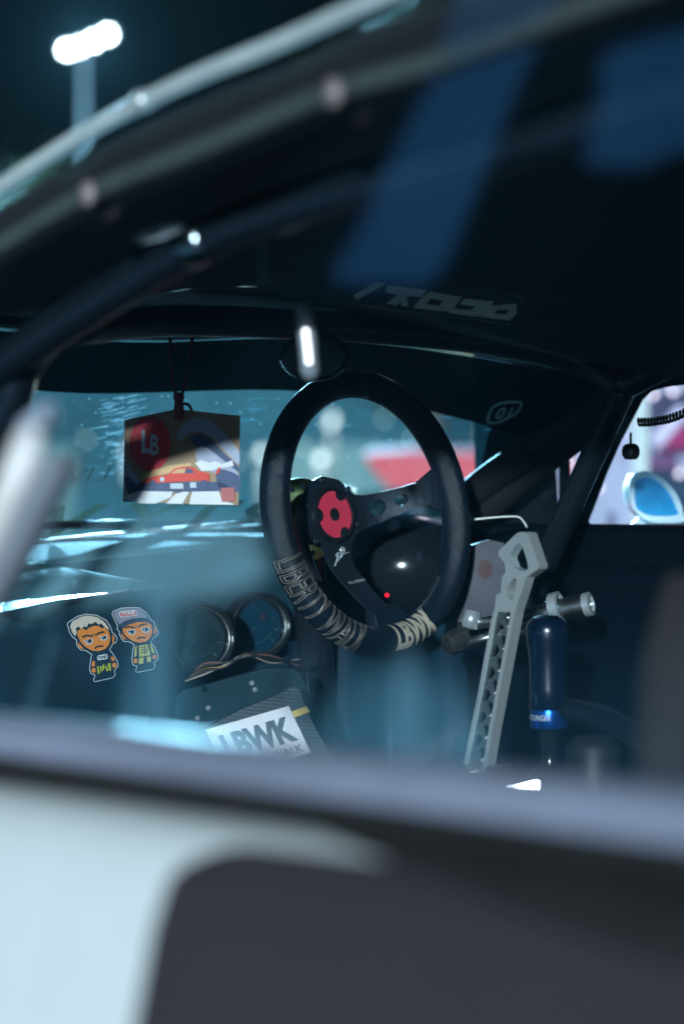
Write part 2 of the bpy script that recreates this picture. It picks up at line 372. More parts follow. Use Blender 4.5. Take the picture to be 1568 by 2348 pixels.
# ---- roof: near rail, far rail, surface between
rail_px = [(-260, 640), (-120, 530), (0, 447), (230, 303), (450, 193), (650, 112), (900, 2), (1200, -115), (1568, -240), (2600, -520), (3600, -800), (6500, -1560)]
rail = smoothline([PX(px, py, -0.5) for px, py in rail_px], 5)
def roofpt(i, t, dz=0.0):
    p = rail[i]; f_ = max(0, min(1, (p.y - .9) / .9)); tt = 1 - abs(2 * t - 1); h = (.02 + .055 * f_) * tt * tt * (3 - 2 * tt)
    return Vector((-0.5 + 1.06 * t, p.y + 0.10 * math.sin(math.pi * t), p.z * (1 - t) + (p.z - 0.02) * t + h + dz))
nt_ = 14
for nm, dz, mm, lab in (('roof_skin', -0.010, 'white', None), ('roof_lining', -0.028, 'headliner', 'dark roof lining seen from below')):
    m = MB(); idx = [i for i in range(len(rail)) if rail[i].y < 2.02]
    m.add([roofpt(i, k / nt_, dz) for i in idx for k in range(nt_ + 1)],
          [(a * (nt_ + 1) + k, a * (nt_ + 1) + k + 1, (a + 1) * (nt_ + 1) + k + 1, (a + 1) * (nt_ + 1) + k) for a in range(len(idx) - 1) for k in range(nt_)])
    part(m, nm, M[mm], None, True, label=lab)
ROOF_FRONT = [roofpt(idx[0], k / nt_, -0.028) for k in range(nt_ + 1)]
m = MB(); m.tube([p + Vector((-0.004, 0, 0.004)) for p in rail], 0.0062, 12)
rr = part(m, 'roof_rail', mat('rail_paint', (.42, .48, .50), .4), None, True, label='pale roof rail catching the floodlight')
for px, py, s in ((250, 268, .004), (272, 258, .0045), (296, 247, .006), (326, 232, .0085)):
    m = MB(); c = PX(px, py - 2, -0.505); m.lathe([(0, -s), (s * .8, -s * .6), (s, 0), (s * .8, s * .6), (0, s)], Matrix.Translation(c), 12); part(m, 'rail_clip', M['silver'], rr, True)
# door glass frame: dark band, then an inner lip tube with screws
fr_px = [(-200, 690), (0, 562), (200, 445), (480, 330), (760, 212), (1000, 140), (1250, 48), (1500, -40), (2200, -270), (3600, -680), (6500, -1400)]
lip = smoothline([PX(px, py, -0.545) for px, py in fr_px], 5)
m = MB()
k = len(lip); vs = []; fs = []
for i, p in enumerate(lip):
    q = min(rail, key=lambda r_: abs(r_.y - p.y)); vs += [p + Vector((0.02, 0, 0)), Vector((q.x - 0.002, p.y, q.z - 0.012))]
for i in range(k - 1): fs.append((2 * i, 2 * i + 1, 2 * i + 3, 2 * i + 2))
m.add(vs, fs); part(m, 'door_frame', M['black'], None, True)
m = MB(); m.tube(lip, 0.0075, 10); wf = part(m, 'window_frame', mat('frame_grey', (0.050, 0.066, 0.066), 0.45), None, True)
for px, py in ((200, 443), (762, 211)):
    m = MB(); c = PX(px, py, -0.556); m.lathe([(0.0, -.004), (0.009, -.002), (0.009, .002), (0, .005)], Matrix.Translation(c) @ Matrix.Rotation(rad(-90), 4, 'Y'), 14); part(m, 'screw', mat('screw_pink', (0.20, 0.16, 0.17), 0.5), wf, True)

# ---- near side: belt trim, seal, skin
def extr(profile, y0, y1, n=2, curve=0.0):
    vs = []; fs = []; k = len(profile)
    for i in range(n):
        y = y0 + (y1 - y0) * i / (n - 1)
        for (x, z) in profile: vs.append((x + curve * (y - 1) ** 2, y, z))
    for i in range(n - 1):
        for j in range(k - 1): fs.append((i * k + j, i * k + j + 1, (i + 1) * k + j + 1, (i + 1) * k + j))
    return vs, fs
def arc(cx, cz, r, a0, a1, n=8): return [(cx + r * math.cos(rad(a0 + (a1 - a0) * i / n)), cz + r * math.sin(rad(a0 + (a1 - a0) * i / n))) for i in range(n + 1)]
skin = [(-0.8023, 0.8542), (-0.8167, 0.8524), (-0.8293, 0.8452), (-0.8401, 0.8308), (-0.85, 0.8065), (-0.8599, 0.766), (-0.8698, 0.694), (-0.8725, 0.5), (-0.859, 0.3), (-0.8275, 0.18)]
m = MB(); m.add(*extr(skin, -0.9, 2.6, 12, 0.012)); nd = part(m, 'body_side', M['white'], None, True, label='white front fender and body side')
# charcoal door panel, 2 mm proud, with a rounded upper front corner
def skinpt(y, s, off):
    n = len(skin) - 1; f = min(max(s, 0), 1) * n; i = min(int(f), n - 1); t = f - i
    a, b = Vector(skin[i]), Vector(skin[i + 1]); p = a.lerp(b, t); d = (b - a).normalized(); nn = Vector((d.y, -d.x)); nn = nn if nn.x < 0 else -nn
    return Vector((p.x + nn.x * off + 0.012 * (y - 1) ** 2, y, p.y + nn.y * off))
m = MB(); vs = []; fs = []; ny = 60; ns = 30
for i in range(ny + 1):
    u = i / ny; y = -0.88 + 1.773 * (1 - (1 - u) ** 2.6)
    e = max(0, (y - 0.837) / 0.056); s0 = 0.16 + 0.05 * max(0, (y - 0.72)) / 0.17 + 0.16 * (1 - math.sqrt(max(0, 1 - e * e)))
    if y < 0.72: s0 = max(0.012, 0.16 - (0.72 - y) * 1.6)
    for j in range(ns + 1): vs.append(skinpt(y, s0 + (0.97 - s0) * j / ns, 0.002))
for i in range(ny):
    for j in range(ns): fs.append((i * (ns + 1) + j, i * (ns + 1) + j + 1, (i + 1) * (ns + 1) + j + 1, (i + 1) * (ns + 1) + j))
m.add(vs, fs); part(m, 'door_panel', M['charcoal'], nd, True, label='charcoal door with rounded front corner')
m = MB(); vs = []; fs = []  # black band over the door top, deeper towards the rear
for i in range(25):
    y = -0.88 + 1.73 * i / 24; e = min(1, max(0, (0.85 - y) / .22)); s1_ = .03 + .27 * e ** .6 + .12 * min(1, max(0, (.68 - y) / .35))
    for j in range(7): vs.append(skinpt(y, .012 + (s1_ - .012) * j / 6, 0.005 + .004 * math.sin(math.pi * j / 6)))
for i in range(24):
    for j in range(6): fs.append((i * 7 + j, i * 7 + j + 1, (i + 1) * 7 + j + 1, (i + 1) * 7 + j))
m.add(vs, fs); part(m, 'door_top_band', M['rubber'], nd, True, label='black band along the top of the door')
m = MB(); m.add(*extr([(-0.796, .849)] + arc(-0.808, .8615, .009, -60, 100, 8)[::-1] + [(-0.802, .867)], -0.9, 2.3, 12, 0.012)); part(m, 'window_seal', M['rubber'], nd, True)
m = MB(); m.add(*extr([(-0.797, .861), (-0.795, .867)] + arc(-0.777, .870, .0185, 180, 0, 14) + [(-0.757, .80)], -0.9, 2.3, 12, 0.012)); part(m, 'belt_trim', M['lav'], nd, True, label='pale lavender belt trim under the window')
m = MB(); m.add(*extr([(-0.757, .80), (-0.70, .30)], -0.9, 2.3, 2)); part(m, 'door_card', M['black'], nd)
# side window pane
m = MB(); vs = []; fs = []
for i, p in enumerate(lip): vs += [(p.x + 0.006, p.y, p.z), (-0.775 + 0.012 * (p.y - 1) ** 2, p.y, .865)]
for i in range(len(lip) - 1): fs.append((2 * i, 2 * i + 1, 2 * i + 3, 2 * i + 2))
m.add(vs, fs); pane = part(m, 'side_window', M['sideglass'], None, True)
pb = BVHTree.FromPolygons([Vector(v) for v in vs], fs)
def onpane(px, py, off=0.002):
    r = ray(px, py).normalized(); h = pb.ray_cast(CAM, r)
    if h[0] is None: return PX(px, py, -0.56)
    n = h[1] if h[1].x < 0 else -h[1]; return h[0] - n * off
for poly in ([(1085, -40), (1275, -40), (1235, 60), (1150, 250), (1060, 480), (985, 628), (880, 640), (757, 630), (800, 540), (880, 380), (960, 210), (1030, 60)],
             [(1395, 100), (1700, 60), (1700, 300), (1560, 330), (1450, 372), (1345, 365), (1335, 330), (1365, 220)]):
    m = MB()  # blue reflections painted as film on the pane
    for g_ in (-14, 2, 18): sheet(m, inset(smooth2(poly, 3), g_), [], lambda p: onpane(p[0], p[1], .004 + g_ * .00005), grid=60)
    part(m, 'window_reflection', M['bluefilm'], pane, label='blue reflection in the side window, painted as a translucent film')

streak_film = film('window_glow_film', (0.36, 0.62, 0.80), 0.075)  # vertical bands of reflected glow, painted as pale film
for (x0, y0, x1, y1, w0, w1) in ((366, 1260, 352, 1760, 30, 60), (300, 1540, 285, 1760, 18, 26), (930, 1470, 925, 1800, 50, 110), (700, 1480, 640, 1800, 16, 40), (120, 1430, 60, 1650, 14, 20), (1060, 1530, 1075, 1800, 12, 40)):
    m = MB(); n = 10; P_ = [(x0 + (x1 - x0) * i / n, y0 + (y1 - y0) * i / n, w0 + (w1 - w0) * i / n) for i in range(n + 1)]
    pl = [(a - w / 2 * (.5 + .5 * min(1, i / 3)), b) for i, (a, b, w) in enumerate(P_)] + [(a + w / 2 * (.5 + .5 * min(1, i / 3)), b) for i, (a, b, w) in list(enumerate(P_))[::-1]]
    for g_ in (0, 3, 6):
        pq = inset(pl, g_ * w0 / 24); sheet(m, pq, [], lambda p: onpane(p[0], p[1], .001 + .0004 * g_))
    part(m, 'glow_streak', streak_film, pane)
haze_film = film('window_haze', (0.24, 0.62, 0.82), 0.038)  # glare over dash and lower cabin, painted as layered film
glare_film = film('dash_window_haze', (0.42, 0.76, 0.90), 0.062)
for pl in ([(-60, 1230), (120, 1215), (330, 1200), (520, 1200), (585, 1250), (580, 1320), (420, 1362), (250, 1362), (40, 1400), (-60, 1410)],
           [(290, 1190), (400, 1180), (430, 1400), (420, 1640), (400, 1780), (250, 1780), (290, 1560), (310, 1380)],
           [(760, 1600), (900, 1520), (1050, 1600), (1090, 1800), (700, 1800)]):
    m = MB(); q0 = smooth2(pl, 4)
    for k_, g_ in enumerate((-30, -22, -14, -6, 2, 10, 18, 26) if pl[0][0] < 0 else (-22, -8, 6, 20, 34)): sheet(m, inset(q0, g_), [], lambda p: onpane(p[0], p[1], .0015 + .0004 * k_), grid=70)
    part(m, 'painted_haze', glare_film if pl[0][0] < 0 else haze_film, pane)
# ---- windscreen
hx = [(-0.60, 1.86, 1.15), (-0.35, 2.10, 1.185), (-0.1, 2.22, 1.20), (0.119, 2.22, 1.195), (0.320, 2.15, 1.205), (0.46, 2.03, 1.185), (0.575, 1.89, 1.146)]
bx_ = [(-0.70, 2.20, .95), (-0.40, 2.46, .95), (-0.05, 2.56, .952), (0.161, 2.55, .956), (0.475, 2.40, .985), (0.58, 2.33, .988), (0.66, 2.27, .985)]
H = smoothline(hx, 6); B = smoothline(bx_, 6); nv = 10
def wsp(i, v, off=0.0):
    p = H[i].lerp(B[i], v); p = p + Vector((0, 0.02, 0.02)) * math.sin(math.pi * v); return p + Vector((0, -0.7, -0.7)) * off
m = MB(); vs = [wsp(i, k / nv) for i in range(len(H)) for k in range(nv + 1)]
fs = [(a * (nv + 1) + k, a * (nv + 1) + k + 1, (a + 1) * (nv + 1) + k + 1, (a + 1) * (nv + 1) + k) for a in range(len(H) - 1) for k in range(nv)]
m.add(vs, fs); ws = part(m, 'windscreen', M['wscreen'], None, True, label='dusty scratched windscreen')
wb = BVHTree.FromPolygons(vs, fs)
def onws(px, py, off=0.003):
    r = ray(px, py).normalized(); h = wb.ray_cast(CAM, r)
    if h[0] is None:
        return PY(px, py, 2.3)
    n = h[1] if h[1].dot(r) < 0 else -h[1]; return h[0] + n * off
m = MB(); bp = []
for i in range(len(H)):
    v = 0.24 + 0.20 * (i / (len(H) - 1)) ** 2; bp += [wsp(i, 0.0, 0.003), wsp(i, v * .5, 0.003), wsp(i, v, 0.003)]
m.add(bp, [(3 * i + a, 3 * i + a + 1, 3 * i + a + 4, 3 * i + a + 3) for i in range(len(H) - 1) for a in (0, 1)]); part(m, 'sun_strip', M['banner'], ws, True, label='dark sun strip along the top of the windscreen')
# front of the roof lining down to the header
nh = len(H); m = MB(); vs = []; fs = []
for i in range(nh):
    t = i / (nh - 1) * nt_; a = min(int(t), nt_ - 1); rf = ROOF_FRONT[a].lerp(ROOF_FRONT[a + 1], t - a); vs += [rf, rf.lerp(H[i], .5) + Vector((0, .01, .012)), H[i] + Vector((0, .0, .012))]
for i in range(nh - 1):
    for a in (0, 1): fs.append((3 * i + a, 3 * i + a + 1, 3 * i + 4 + a, 3 * i + 3 + a))
m.add(vs, fs); part(m, 'front_lining', M['headliner'], None, True)
# header moulding with a thin glossy bead
m = MB(); m.tube([p + Vector((0, -0.012, 0.014)) for p in H], 0.013, 10); hd = part(m, 'header_bar', M['cage'], None, True)
m = MB(); m.tube([p + Vector((0, -0.020, 0.001)) for p in H], 0.0018, 8); part(m, 'bead', mat('green_bead', (0.18, 0.42, 0.40), 0.25, metal=0.5), hd, True)
m = MB(); m.tube([p + Vector((0, 0.002, -0.006)) for p in B], 0.006, 8); part(m, 'cowl_seal', M['rubber'], None, True)
# windscreen lettering, outside film, so reversed from in here
vsT, fsT, wd = text2d('LIBERTY WALK', bold=0.02, shear=-0.45)
m = MB(); m.add([onws(1060 - v.x / wd * 1500, 1205 - 75 * v.y - (v.x / wd) * -40, 0.002) for v in vsT], fsT); part(m, 'screen_lettering', M['olive'], ws, label='large reversed italic lettering low on the windscreen')
vsT, fsT, wd = text2d('LIVE', bold=-0.01, shear=-0.3)
m = MB(); m.add([onws(255 - v.x / wd * 150, 1098 - 32 * v.y + (v.x / wd) * 10, 0.002) for v in vsT], fsT); part(m, 'screen_lettering', M['goldfilm'], ws, label='small thin reversed lettering on the windscreen')
scrf = film('scratch_scatter', (.75, .92, 1.0), .5, True)
rs = random.Random(4); m = MB()
for k in range(110):
    x = rs.gauss(268, 26); y = rs.uniform(902, 1085); L_ = rs.uniform(10, 46) * (1 - .4 * (y - 902) / 180); sl_ = -.22 + rs.uniform(-.05, .05); w_ = rs.uniform(.5, 1.3)
    x -= (y - 902) * -.08; sheet(m, strip([(x - L_ / 2, y - sl_ * L_ / 2), (x, y), (x + L_ / 2, y + sl_ * L_ / 2)], w_), [], lambda p: onws(p[0], p[1], .0015))
for k in range(150):
    x, y = (rs.uniform(80, 640), 905 + abs(rs.gauss(0, 90))) if k < 95 else (rs.uniform(680, 1050), rs.uniform(920, 1120)); sheet(m, circ((x, y), rs.choice((.7, .9, 1.1, 1.8)), None, 6), [], lambda p: onws(p[0], p[1], .0015))
part(m, 'wiper_scratches', scrf, ws)['kind'] = 'stuff'
# round reversed number sticker high on the right
ring = [(1118, 950), (1128, 925), (1150, 912), (1190, 909), (1200, 915), (1192, 935), (1170, 950), (1145, 962), (1122, 962)]
m = MB(); sheet(m, smooth2(ring), [smooth2(inset(ring, 6))], lambda p: onws(p[0], p[1], 0.006)); stk = part(m, 'inspection_sticker', mat('sticker_teal', (0.30, 0.52, 0.50), 0.6), ws)
vsT, fsT, wd = text2d('10', bold=0.03, shear=-0.5); m2 = MB(); m2.add([onws(1182 - v.x / wd * 44, 950 - 28 * v.y, 0.007) for v in vsT], fsT); part(m2, 'sticker_number', mat('sticker_teal2', (0.30, 0.52, 0.50), 0.6), ws)

m = MB(); m.tube([p + Vector((0, -.004, .004)) for p in B], .0028, 8); part(m, 'glint_strip', M['silver'], ws, True)  # bright strip added to supply a row of glints
# ---- bonnet
m = MB(); vs = []; fs = []
for i in range(11):
    y = 2.50 + 1.35 * i / 10
    for j in range(13):
        x = -0.72 + 1.44 * j / 12; vs.append((x, y - 0.30 * (x / .72) ** 2 * (1 - i / 10), .955 - 0.03 * (x / .72) ** 2 - 0.13 * (i / 10) ** 1.8))
for i in range(10):
    for j in range(12): fs.append((i * 13 + j, i * 13 + j + 1, (i + 1) * 13 + j + 1, (i + 1) * 13 + j))
m.add(vs, fs); part(m, 'bonnet', M['white'], None, True)
for s in (-1, 1):
    m = MB(); p0 = Vector((0.10 + 0.25 * (s + 1), 2.60 - 0.06 * (s + 1), .972)); m.tube([p0, p0 + Vector((-0.25, 0.02, .012)), p0 + Vector((-0.52, 0.01, .012))], [.008, .006, .004], 8); part(m, 'wiper', M['blackgloss'], None, True)

for x in (-.80, .72):
    for y in (3.25, -.35):
        m = MB(); q = Matrix.Translation((x, y, .31)) @ Matrix.Rotation(rad(90), 4, 'Y'); m.lathe([(.20, -.11), (.29, -.11), (.31, -.08), (.31, .08), (.29, .11), (.20, .11), (.20, -.11)], q, 32); wh_ = part(m, 'wheel', M['rubber'], None, True)
        m = MB(); m.lathe([(.20, -.10), (.19, -.04), (.06, -.03), (.05, -.07), (0, -.07)], q, 32); part(m, 'rim', M['steel'], wh_, True)
# ---- cabin shell: floor, far door, bulkheads
m = MB(); m.box((0, 0.9, .27), 1.4, 3.6, .03); part(m, 'floor_pan', M['black'])
m = MB(); m.box((0, 2.62, .6), 1.34, .02, .66); part(m, 'firewall', M['black'])
m = MB(); m.box((0, -0.88, .62), 1.3, .02, .72); part(m, 'rear_bulkhead', M['black'])
XD = 0.62
m = MB(); m.add(*extr([(XD + .06, .978), (XD + .01, .985)] + arc(XD + .012, .972, .014, 100, 200, 5) + [(XD, .94), (XD - .012, .925), (XD - .012, .90), (XD, .885), (XD, .3)], -0.9, 2.34, 2)); fd = part(m, 'far_door', mat('far_door_card', (0.0018, 0.005, 0.010), 0.4, spec=.25), None, True, 40)
m = MB(); m.add(*extr([(.70, .3), (.74, .6), (.72, .95), (.68, .98)], -0.9, 2.4, 2)); part(m, 'far_body_side', M['white'], None, True)
# far window: pane and frame
m = MB(); q = [PX(px, py, XD + .035) for px, py in ((1255, 1225), (1400, 930), (1450, 870), (1900, 800), (1900, 1235))]; m.add(q, [(0, 1, 2, 3, 4)]); fwn = part(m, 'far_window', M['farglass'])
m = MB(); outer = [(1090, 1230), (1085, 760), (2300, 560), (2300, 820), (1640, 872), (1568, 882), (1520, 888), (1490, 897), (1470, 915), (1452, 950), (1420, 1010), (1385, 1090), (1355, 1170), (1345, 1195), (1352, 1206), (1420, 1210), (2300, 1214), (2300, 1232)]
tri_ = [(1318, 1128), (1303, 1145), (1300, 1035), (1318, 1020), (1376, 970), (1380, 985), (1355, 1045)]
tri2 = [(1268, 1060), (1283, 1050), (1283, 1150), (1276, 1172)]
plate(m, outer, [tri_, tri2], lambda p: PX(p[0], p[1], XD + .03), lambda p: PX(p[0], p[1], XD + .03) + Vector((.004, 0, 0))); part(m, 'far_window_frame', M['blackgloss'])
# ---- far door mirror
ms = [(1020, 1120), (1080, 1075), (1200, 1062), (1330, 1130), (1450, 1240), (1530, 1380), (1560, 1500), (1560, 1592), (1230, 1592), (1080, 1500), (1020, 1400), (1000, 1250)]
mg = [(1060, 1180), (1120, 1140), (1220, 1130), (1350, 1210), (1440, 1330), (1490, 1450), (1500, 1520), (1250, 1530), (1110, 1480), (1060, 1400)]
cv = lambda p: (1223 + p[0] * .22, 846.7 + p[1] * .22)
dmr = 3.02
m = MB(); so = smooth2([cv(p) for p in ms]); si = smooth2([cv(p) for p in mg])
plate(m, so, [si], lambda p: D(p[0], p[1], dmr), lambda p: D(p[0], p[1], dmr) + fw * .05)
n0 = len(so); c0 = sum((D(p[0], p[1], dmr) for p in so), Vector()) / n0
m.add([D(p[0], p[1], dmr) + fw * .05 for p in so] + [c0 + (D(p[0], p[1], dmr) - c0) * .8 + fw * .12 for p in so] + [c0 + fw * .14], [(i, (i + 1) % n0, n0 + (i + 1) % n0, n0 + i) for i in range(n0)] + [(n0 + i, n0 + (i + 1) % n0, 2 * n0) for i in range(n0)])
m.tube([c0 + fw * .06 + Vector((0, 0, -.03)), c0 + fw * .08 + Vector((-.06, -.02, -.06))], .012, 10)
fm = part(m, 'door_mirror', M['white'], None, True, 50, label='white door mirror with blue glass outside the far window')
m = MB(); sheet(m, inset(si, -1), [], lambda p: D(p[0], p[1], dmr) + fw * .012); part(m, 'mirror_glass', mat('blue_mirror', (0.02, 0.36, 0.75), 0.22, metal=0.55, var=0.5, scale=30), fm)
# ---- near door mirror (blurred, left edge)
m = MB(); a = [PX(px, py, -0.86) for px, py in ((-60, 1330), (10, 1150), (72, 1005))]; m.tube(a, .0070, 14); m.tube([a[2] - Vector((0, 0, .001)), a[2] + (a[2] - a[1]).normalized() * .005], [.0070, .004], 14)
nm_ = part(m, 'door_mirror', mat('mirror_cream', (0.85, 0.76, 0.76), .5), None, True, label='blurred pale near door mirror at the left edge')
m = MB(); plate(m, [(-90, 1360), (50, 1075), (80, 1050), (120, 1040), (142, 1052), (140, 1075), (30, 1290), (-40, 1420)], [], lambda p: PX(p[0], p[1], -0.77), lambda p: PX(p[0], p[1], -0.77) + Vector((.02, .01, 0))); part(m, 'mirror_housing', mat('mirror_grey', (0.26, 0.28, 0.33), .5), nm_)
m = MB(); m.add(*[[PX(px, py, -0.74) for px, py in ((30, 1020), (40, 965), (100, 920), (112, 930), (112, 965), (95, 975))], [(0, 1, 2, 3, 4, 5)]]); m.add([PX(px, py, -0.74) + Vector((.01, .006, 0)) for px, py in ((30, 1020), (40, 965), (100, 920), (112, 930), (112, 965), (95, 975))], [(0, 1, 2, 3, 4, 5)]); part(m, 'mirror_cap', mat('mirror_lilac', (0.34, 0.38, 0.48), .4), nm_)

# ---- roll cage
def cage(pts, r, name='cage_tube', **k):
    m = MB(); m.tube(smoothline(pts, 6), r, 14); return part(m, name, M['rubber'] if 'trim' in name else M['cage'], None, True, **k)
cage([PX(px, py, -0.42) for px, py in ((-300, 1010), (0, 835), (170, 722), (450, 556), (720, 452), (1000, 380), (1400, 260), (2200, 20), (3400, -300), (6000, -900))], .017, label='roof side tube of the roll cage, near side')
cage([PX(px, py, -0.40) for px, py in ((-60, 1150), (20, 930), (55, 830), (150, 720))], .017, label='near front leg of the roll cage')
cage([PX(px, py, 0.50) for px, py in ((1432, 885), (1380, 1000), (1312, 1150), (1240, 1320), (1175, 1480))], .0145, label='far front leg of the roll cage')
cage([PX(px, py, 0.50) for px, py in ((1440, 880), (1500, 850), (1600, 800), (2100, 560))], .0165, label='far roof side tube of the roll cage')
cage([PX(1440, 885, 0.50), D(1330, 828, 2.73), D(1180, 790, 2.72), D(950, 762, 2.65), D(760, 748, 2.58), D(420, 735, 2.42), D(150, 755, 2.2)], .016, label='front cross tube of the roll cage above the windscreen')
cage([PX(1425, 905, 0.53), PX(1300, 985, 0.545), PX(1140, 1085, .56), PX(1060, 1150, .57)], .019, name='far_pillar_trim')
cage([PX(1400, 955, 0.55), PX(1340, 985, 0.56), PX(1210, 1085, .58), PX(1105, 1175, .59)], .018, name='far_pillar_trim')
# gusset plate with a hole, chrome clamp, hanging strap, stem with a glowing highlight
m = MB(); plate(m, [(298, 552), (335, 528), (375, 517), (415, 516), (405, 530), (370, 548), (330, 556)], [circ((352, 537), 10, 6)], lambda p: PX(p[0], p[1], -0.45), lambda p: PX(p[0], p[1], -0.45) + Vector((.004, 0, 0))); part(m, 'gusset_plate', M['galv'])
cl = MB(); e0, e1 = PX(436, 563, -0.42), PX(486, 538, -0.42); cl.tube([e0, e0.lerp(e1, .25), e0.lerp(e1, .5), e0.lerp(e1, .75), e1], [.0175, .0180, .0177, .0181, .0176], 20); part(cl, 'tube_clamp', mat('clamp_metal', (.30, .33, .35), .22, metal=1.0), None, True)
m = MB(); plate(m, [(582, 530), (612, 532), (622, 650), (592, 650)], [], lambda p: D(p[0], p[1], 2.0), lambda p: D(p[0], p[1], 2.0) + fw * .003); part(m, 'hanging_strap', mat('strap_grey', (0.10, 0.13, 0.14), .8))
m = MB(); p0, p1 = D(697, 690, 2.05), D(712, 870, 2.05); m.tube([p0, p0.lerp(p1, .1), p0.lerp(p1, .9), p1], [.004, .0085, .0085, .005], 14); il = part(m, 'hanging_stem', mat('stem_grey', (0.22, 0.24, 0.27), .5), None, True)
m = MB(); p0, p1 = D(700, 752, 2.035), D(709, 836, 2.035); m.tube([p0, p0.lerp(p1, .06), p0.lerp(p1, .94), p1], [.002, .0032, .0032, .002], 14); part(m, 'glow_highlight', emit('highlight_glow', (0.85, 0.93, 1.0), 3.0), il, True)  # glowing core painting a bright highlight, not a lamp
# rear view mirror
mc = D(722, 818, 2.45); q = Matrix.Translation(mc) @ Matrix.Rotation(-PSI, 4, 'Z') @ Matrix.Rotation(rad(90), 4, 'X') @ Matrix.Scale(1.45, 4, (1, 0, 0)); m = MB()
m.lathe([(0, .006), (.020, .006), (.024, .002), (.025, -.004), (.020, -.016), (0, -.022)], q, 32)
m.tube([mc + Vector((.0, .02, .01)), D(735, 760, 2.52)], .006, 8); rv = part(m, 'rear_view_mirror', M['blackgloss'], None, True, 40)
m = MB(); m.disc(.0205, .0068, q); part(m, 'mirror_glass', mat('mirror_dark', (0.25, 0.3, 0.34), .05, metal=1.0), rv)
# sun visor with bold flipped lettering
cv4 = lambda p: (784 + p[0] * .5, 564.5 + p[1] * .5)
m = MB(); plate(m, [cv4(p) for p in ((60, 150), (150, 140), (850, 225), (800, 345), (770, 355), (330, 300), (30, 260))], [], lambda p: D(p[0], p[1], 2.395), lambda p: D(p[0], p[1], 2.395) + fw * .012); sv = part(m, 'sun_visor', mat('visor_navy', (0.014, 0.024, 0.036), .6))
L4 = [([(150, 165), (205, 168), (70, 245), (50, 225)], []), ([(210, 178), (388, 200), (365, 232), (305, 228), (250, 270), (203, 262), (255, 222), (200, 212)], []), ([(275, 229), (300, 240), (305, 278), (270, 270)], []),
      ([(400, 208), (548, 232), (500, 300), (325, 282), (345, 255)], [[(405, 240), (465, 248), (445, 272), (385, 265)]]), ([(560, 240), (700, 252), (625, 322), (490, 305), (510, 285), (590, 292), (612, 275), (540, 266)], []),
      ([(680, 272), (800, 262), (800, 312), (768, 340), (630, 322)], [[(715, 290), (770, 292), (750, 312), (695, 308)]])]
vl = mat('visor_letters', (0.62, 0.72, 0.62), .7)
for o_, h_ in L4:
    m = MB(); sheet(m, [cv4(p) for p in o_], [[cv4(p) for p in h] for h in h_], lambda p: D(p[0], p[1], 2.393)); part(m, 'visor_letter', vl, sv)
for k in range(5):
    m = MB(); x = 1235 + k * 24; m.tube([D(x + 25, 672 + k * 4, 2.62), D(x - 12, 770 + k * 6, 2.62)], .004, 8); part(m, 'vent_slat', mat('vent_brown', (0.03, 0.02, 0.025), .5), None, True)
# microphone on a cord and coiled cord by the far window
m = MB(); c = PX(1446, 1036, .56); m.lathe([(0, -.009), (.007, -.0085), (.010, -.004), (.0105, .001), (.0095, .006), (.006, .009), (.0015, .010), (.0015, .022), (0, .022)], Matrix.Translation(c), 18); part(m, 'microphone', M['black'], None, True)
m = MB(); a0, a1 = PX(1462, 968, .58), PX(1640, 900, .58); pts = []
for i in range(240):
    t = i / 239; a = t * 2 * math.pi * 24; pts.append(a0.lerp(a1, t) + Vector((0, 0, -.010 * math.sin(math.pi * t))) + Vector((0.004 * math.cos(a), 0.002 * math.cos(a), .0042 * math.sin(a))))
m.tube(pts, .0016, 6); part(m, 'coiled_cord', M['black'], None, True)
m = MB(); m.tube(smoothline([PX(1315, 1025, .57), PX(1345, 1034, .57), PX(1372, 1022, .57)], 6), .002, 6); part(m, 'cable', M['black'], None, True)

# ---- dashboard
XL = PY(372, 1352, 2.12).x
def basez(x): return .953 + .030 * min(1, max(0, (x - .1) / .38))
prof = [(2.58, .001), (2.50, .0), (2.44, -.003), (2.38, -.008), (2.335, -.014), (2.305, -.028), (2.292, -.055), (2.298, -.11), (2.32, -.18), (2.36, -.28), (2.42, -.42)]
def dashpt(x, k): y, z = prof[k]; return (x, y - 0.30 * max(0, (x - .1)) ** 2, basez(x) + z)
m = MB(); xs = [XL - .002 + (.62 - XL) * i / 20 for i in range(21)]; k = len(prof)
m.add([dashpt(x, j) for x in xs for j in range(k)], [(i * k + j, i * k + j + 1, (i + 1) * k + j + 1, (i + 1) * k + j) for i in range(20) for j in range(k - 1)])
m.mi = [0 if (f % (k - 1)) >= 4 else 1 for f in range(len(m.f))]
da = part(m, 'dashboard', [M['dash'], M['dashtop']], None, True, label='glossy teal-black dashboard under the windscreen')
# passenger side block with a flat face
YP = 2.12
fl = [PY(-200, 1440, YP), PY(0, 1405, YP), PY(150, 1381, YP), PY(300, 1356, YP), PY(352, 1349, YP), PY(372, 1352, YP)]
top = [Vector((p.x + 0.02, 2.56, .954)) for p in fl]; top[-1].x = XL; top[-2].x = XL - .012
m = MB(); nF = len(fl); bot = [Vector((p.x, YP + .03, .74)) for p in fl]
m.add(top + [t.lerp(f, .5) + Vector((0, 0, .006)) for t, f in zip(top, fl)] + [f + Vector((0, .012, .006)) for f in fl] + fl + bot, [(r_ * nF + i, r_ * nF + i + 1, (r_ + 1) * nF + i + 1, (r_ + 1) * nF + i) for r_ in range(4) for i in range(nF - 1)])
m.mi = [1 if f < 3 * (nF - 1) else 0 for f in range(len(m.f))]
e = nF - 1; R_ = fl[-1].x
m.add([top[e], fl[e] + Vector((0, .012, .006)), fl[e], bot[e], Vector((R_, 2.4, .72))], [(0, 1, 2, 3, 4)])
dp = part(m, 'passenger_dash', [M['dashpanel'], M['dashtop']], None, True, 35, label='flat teal passenger side dash panel')
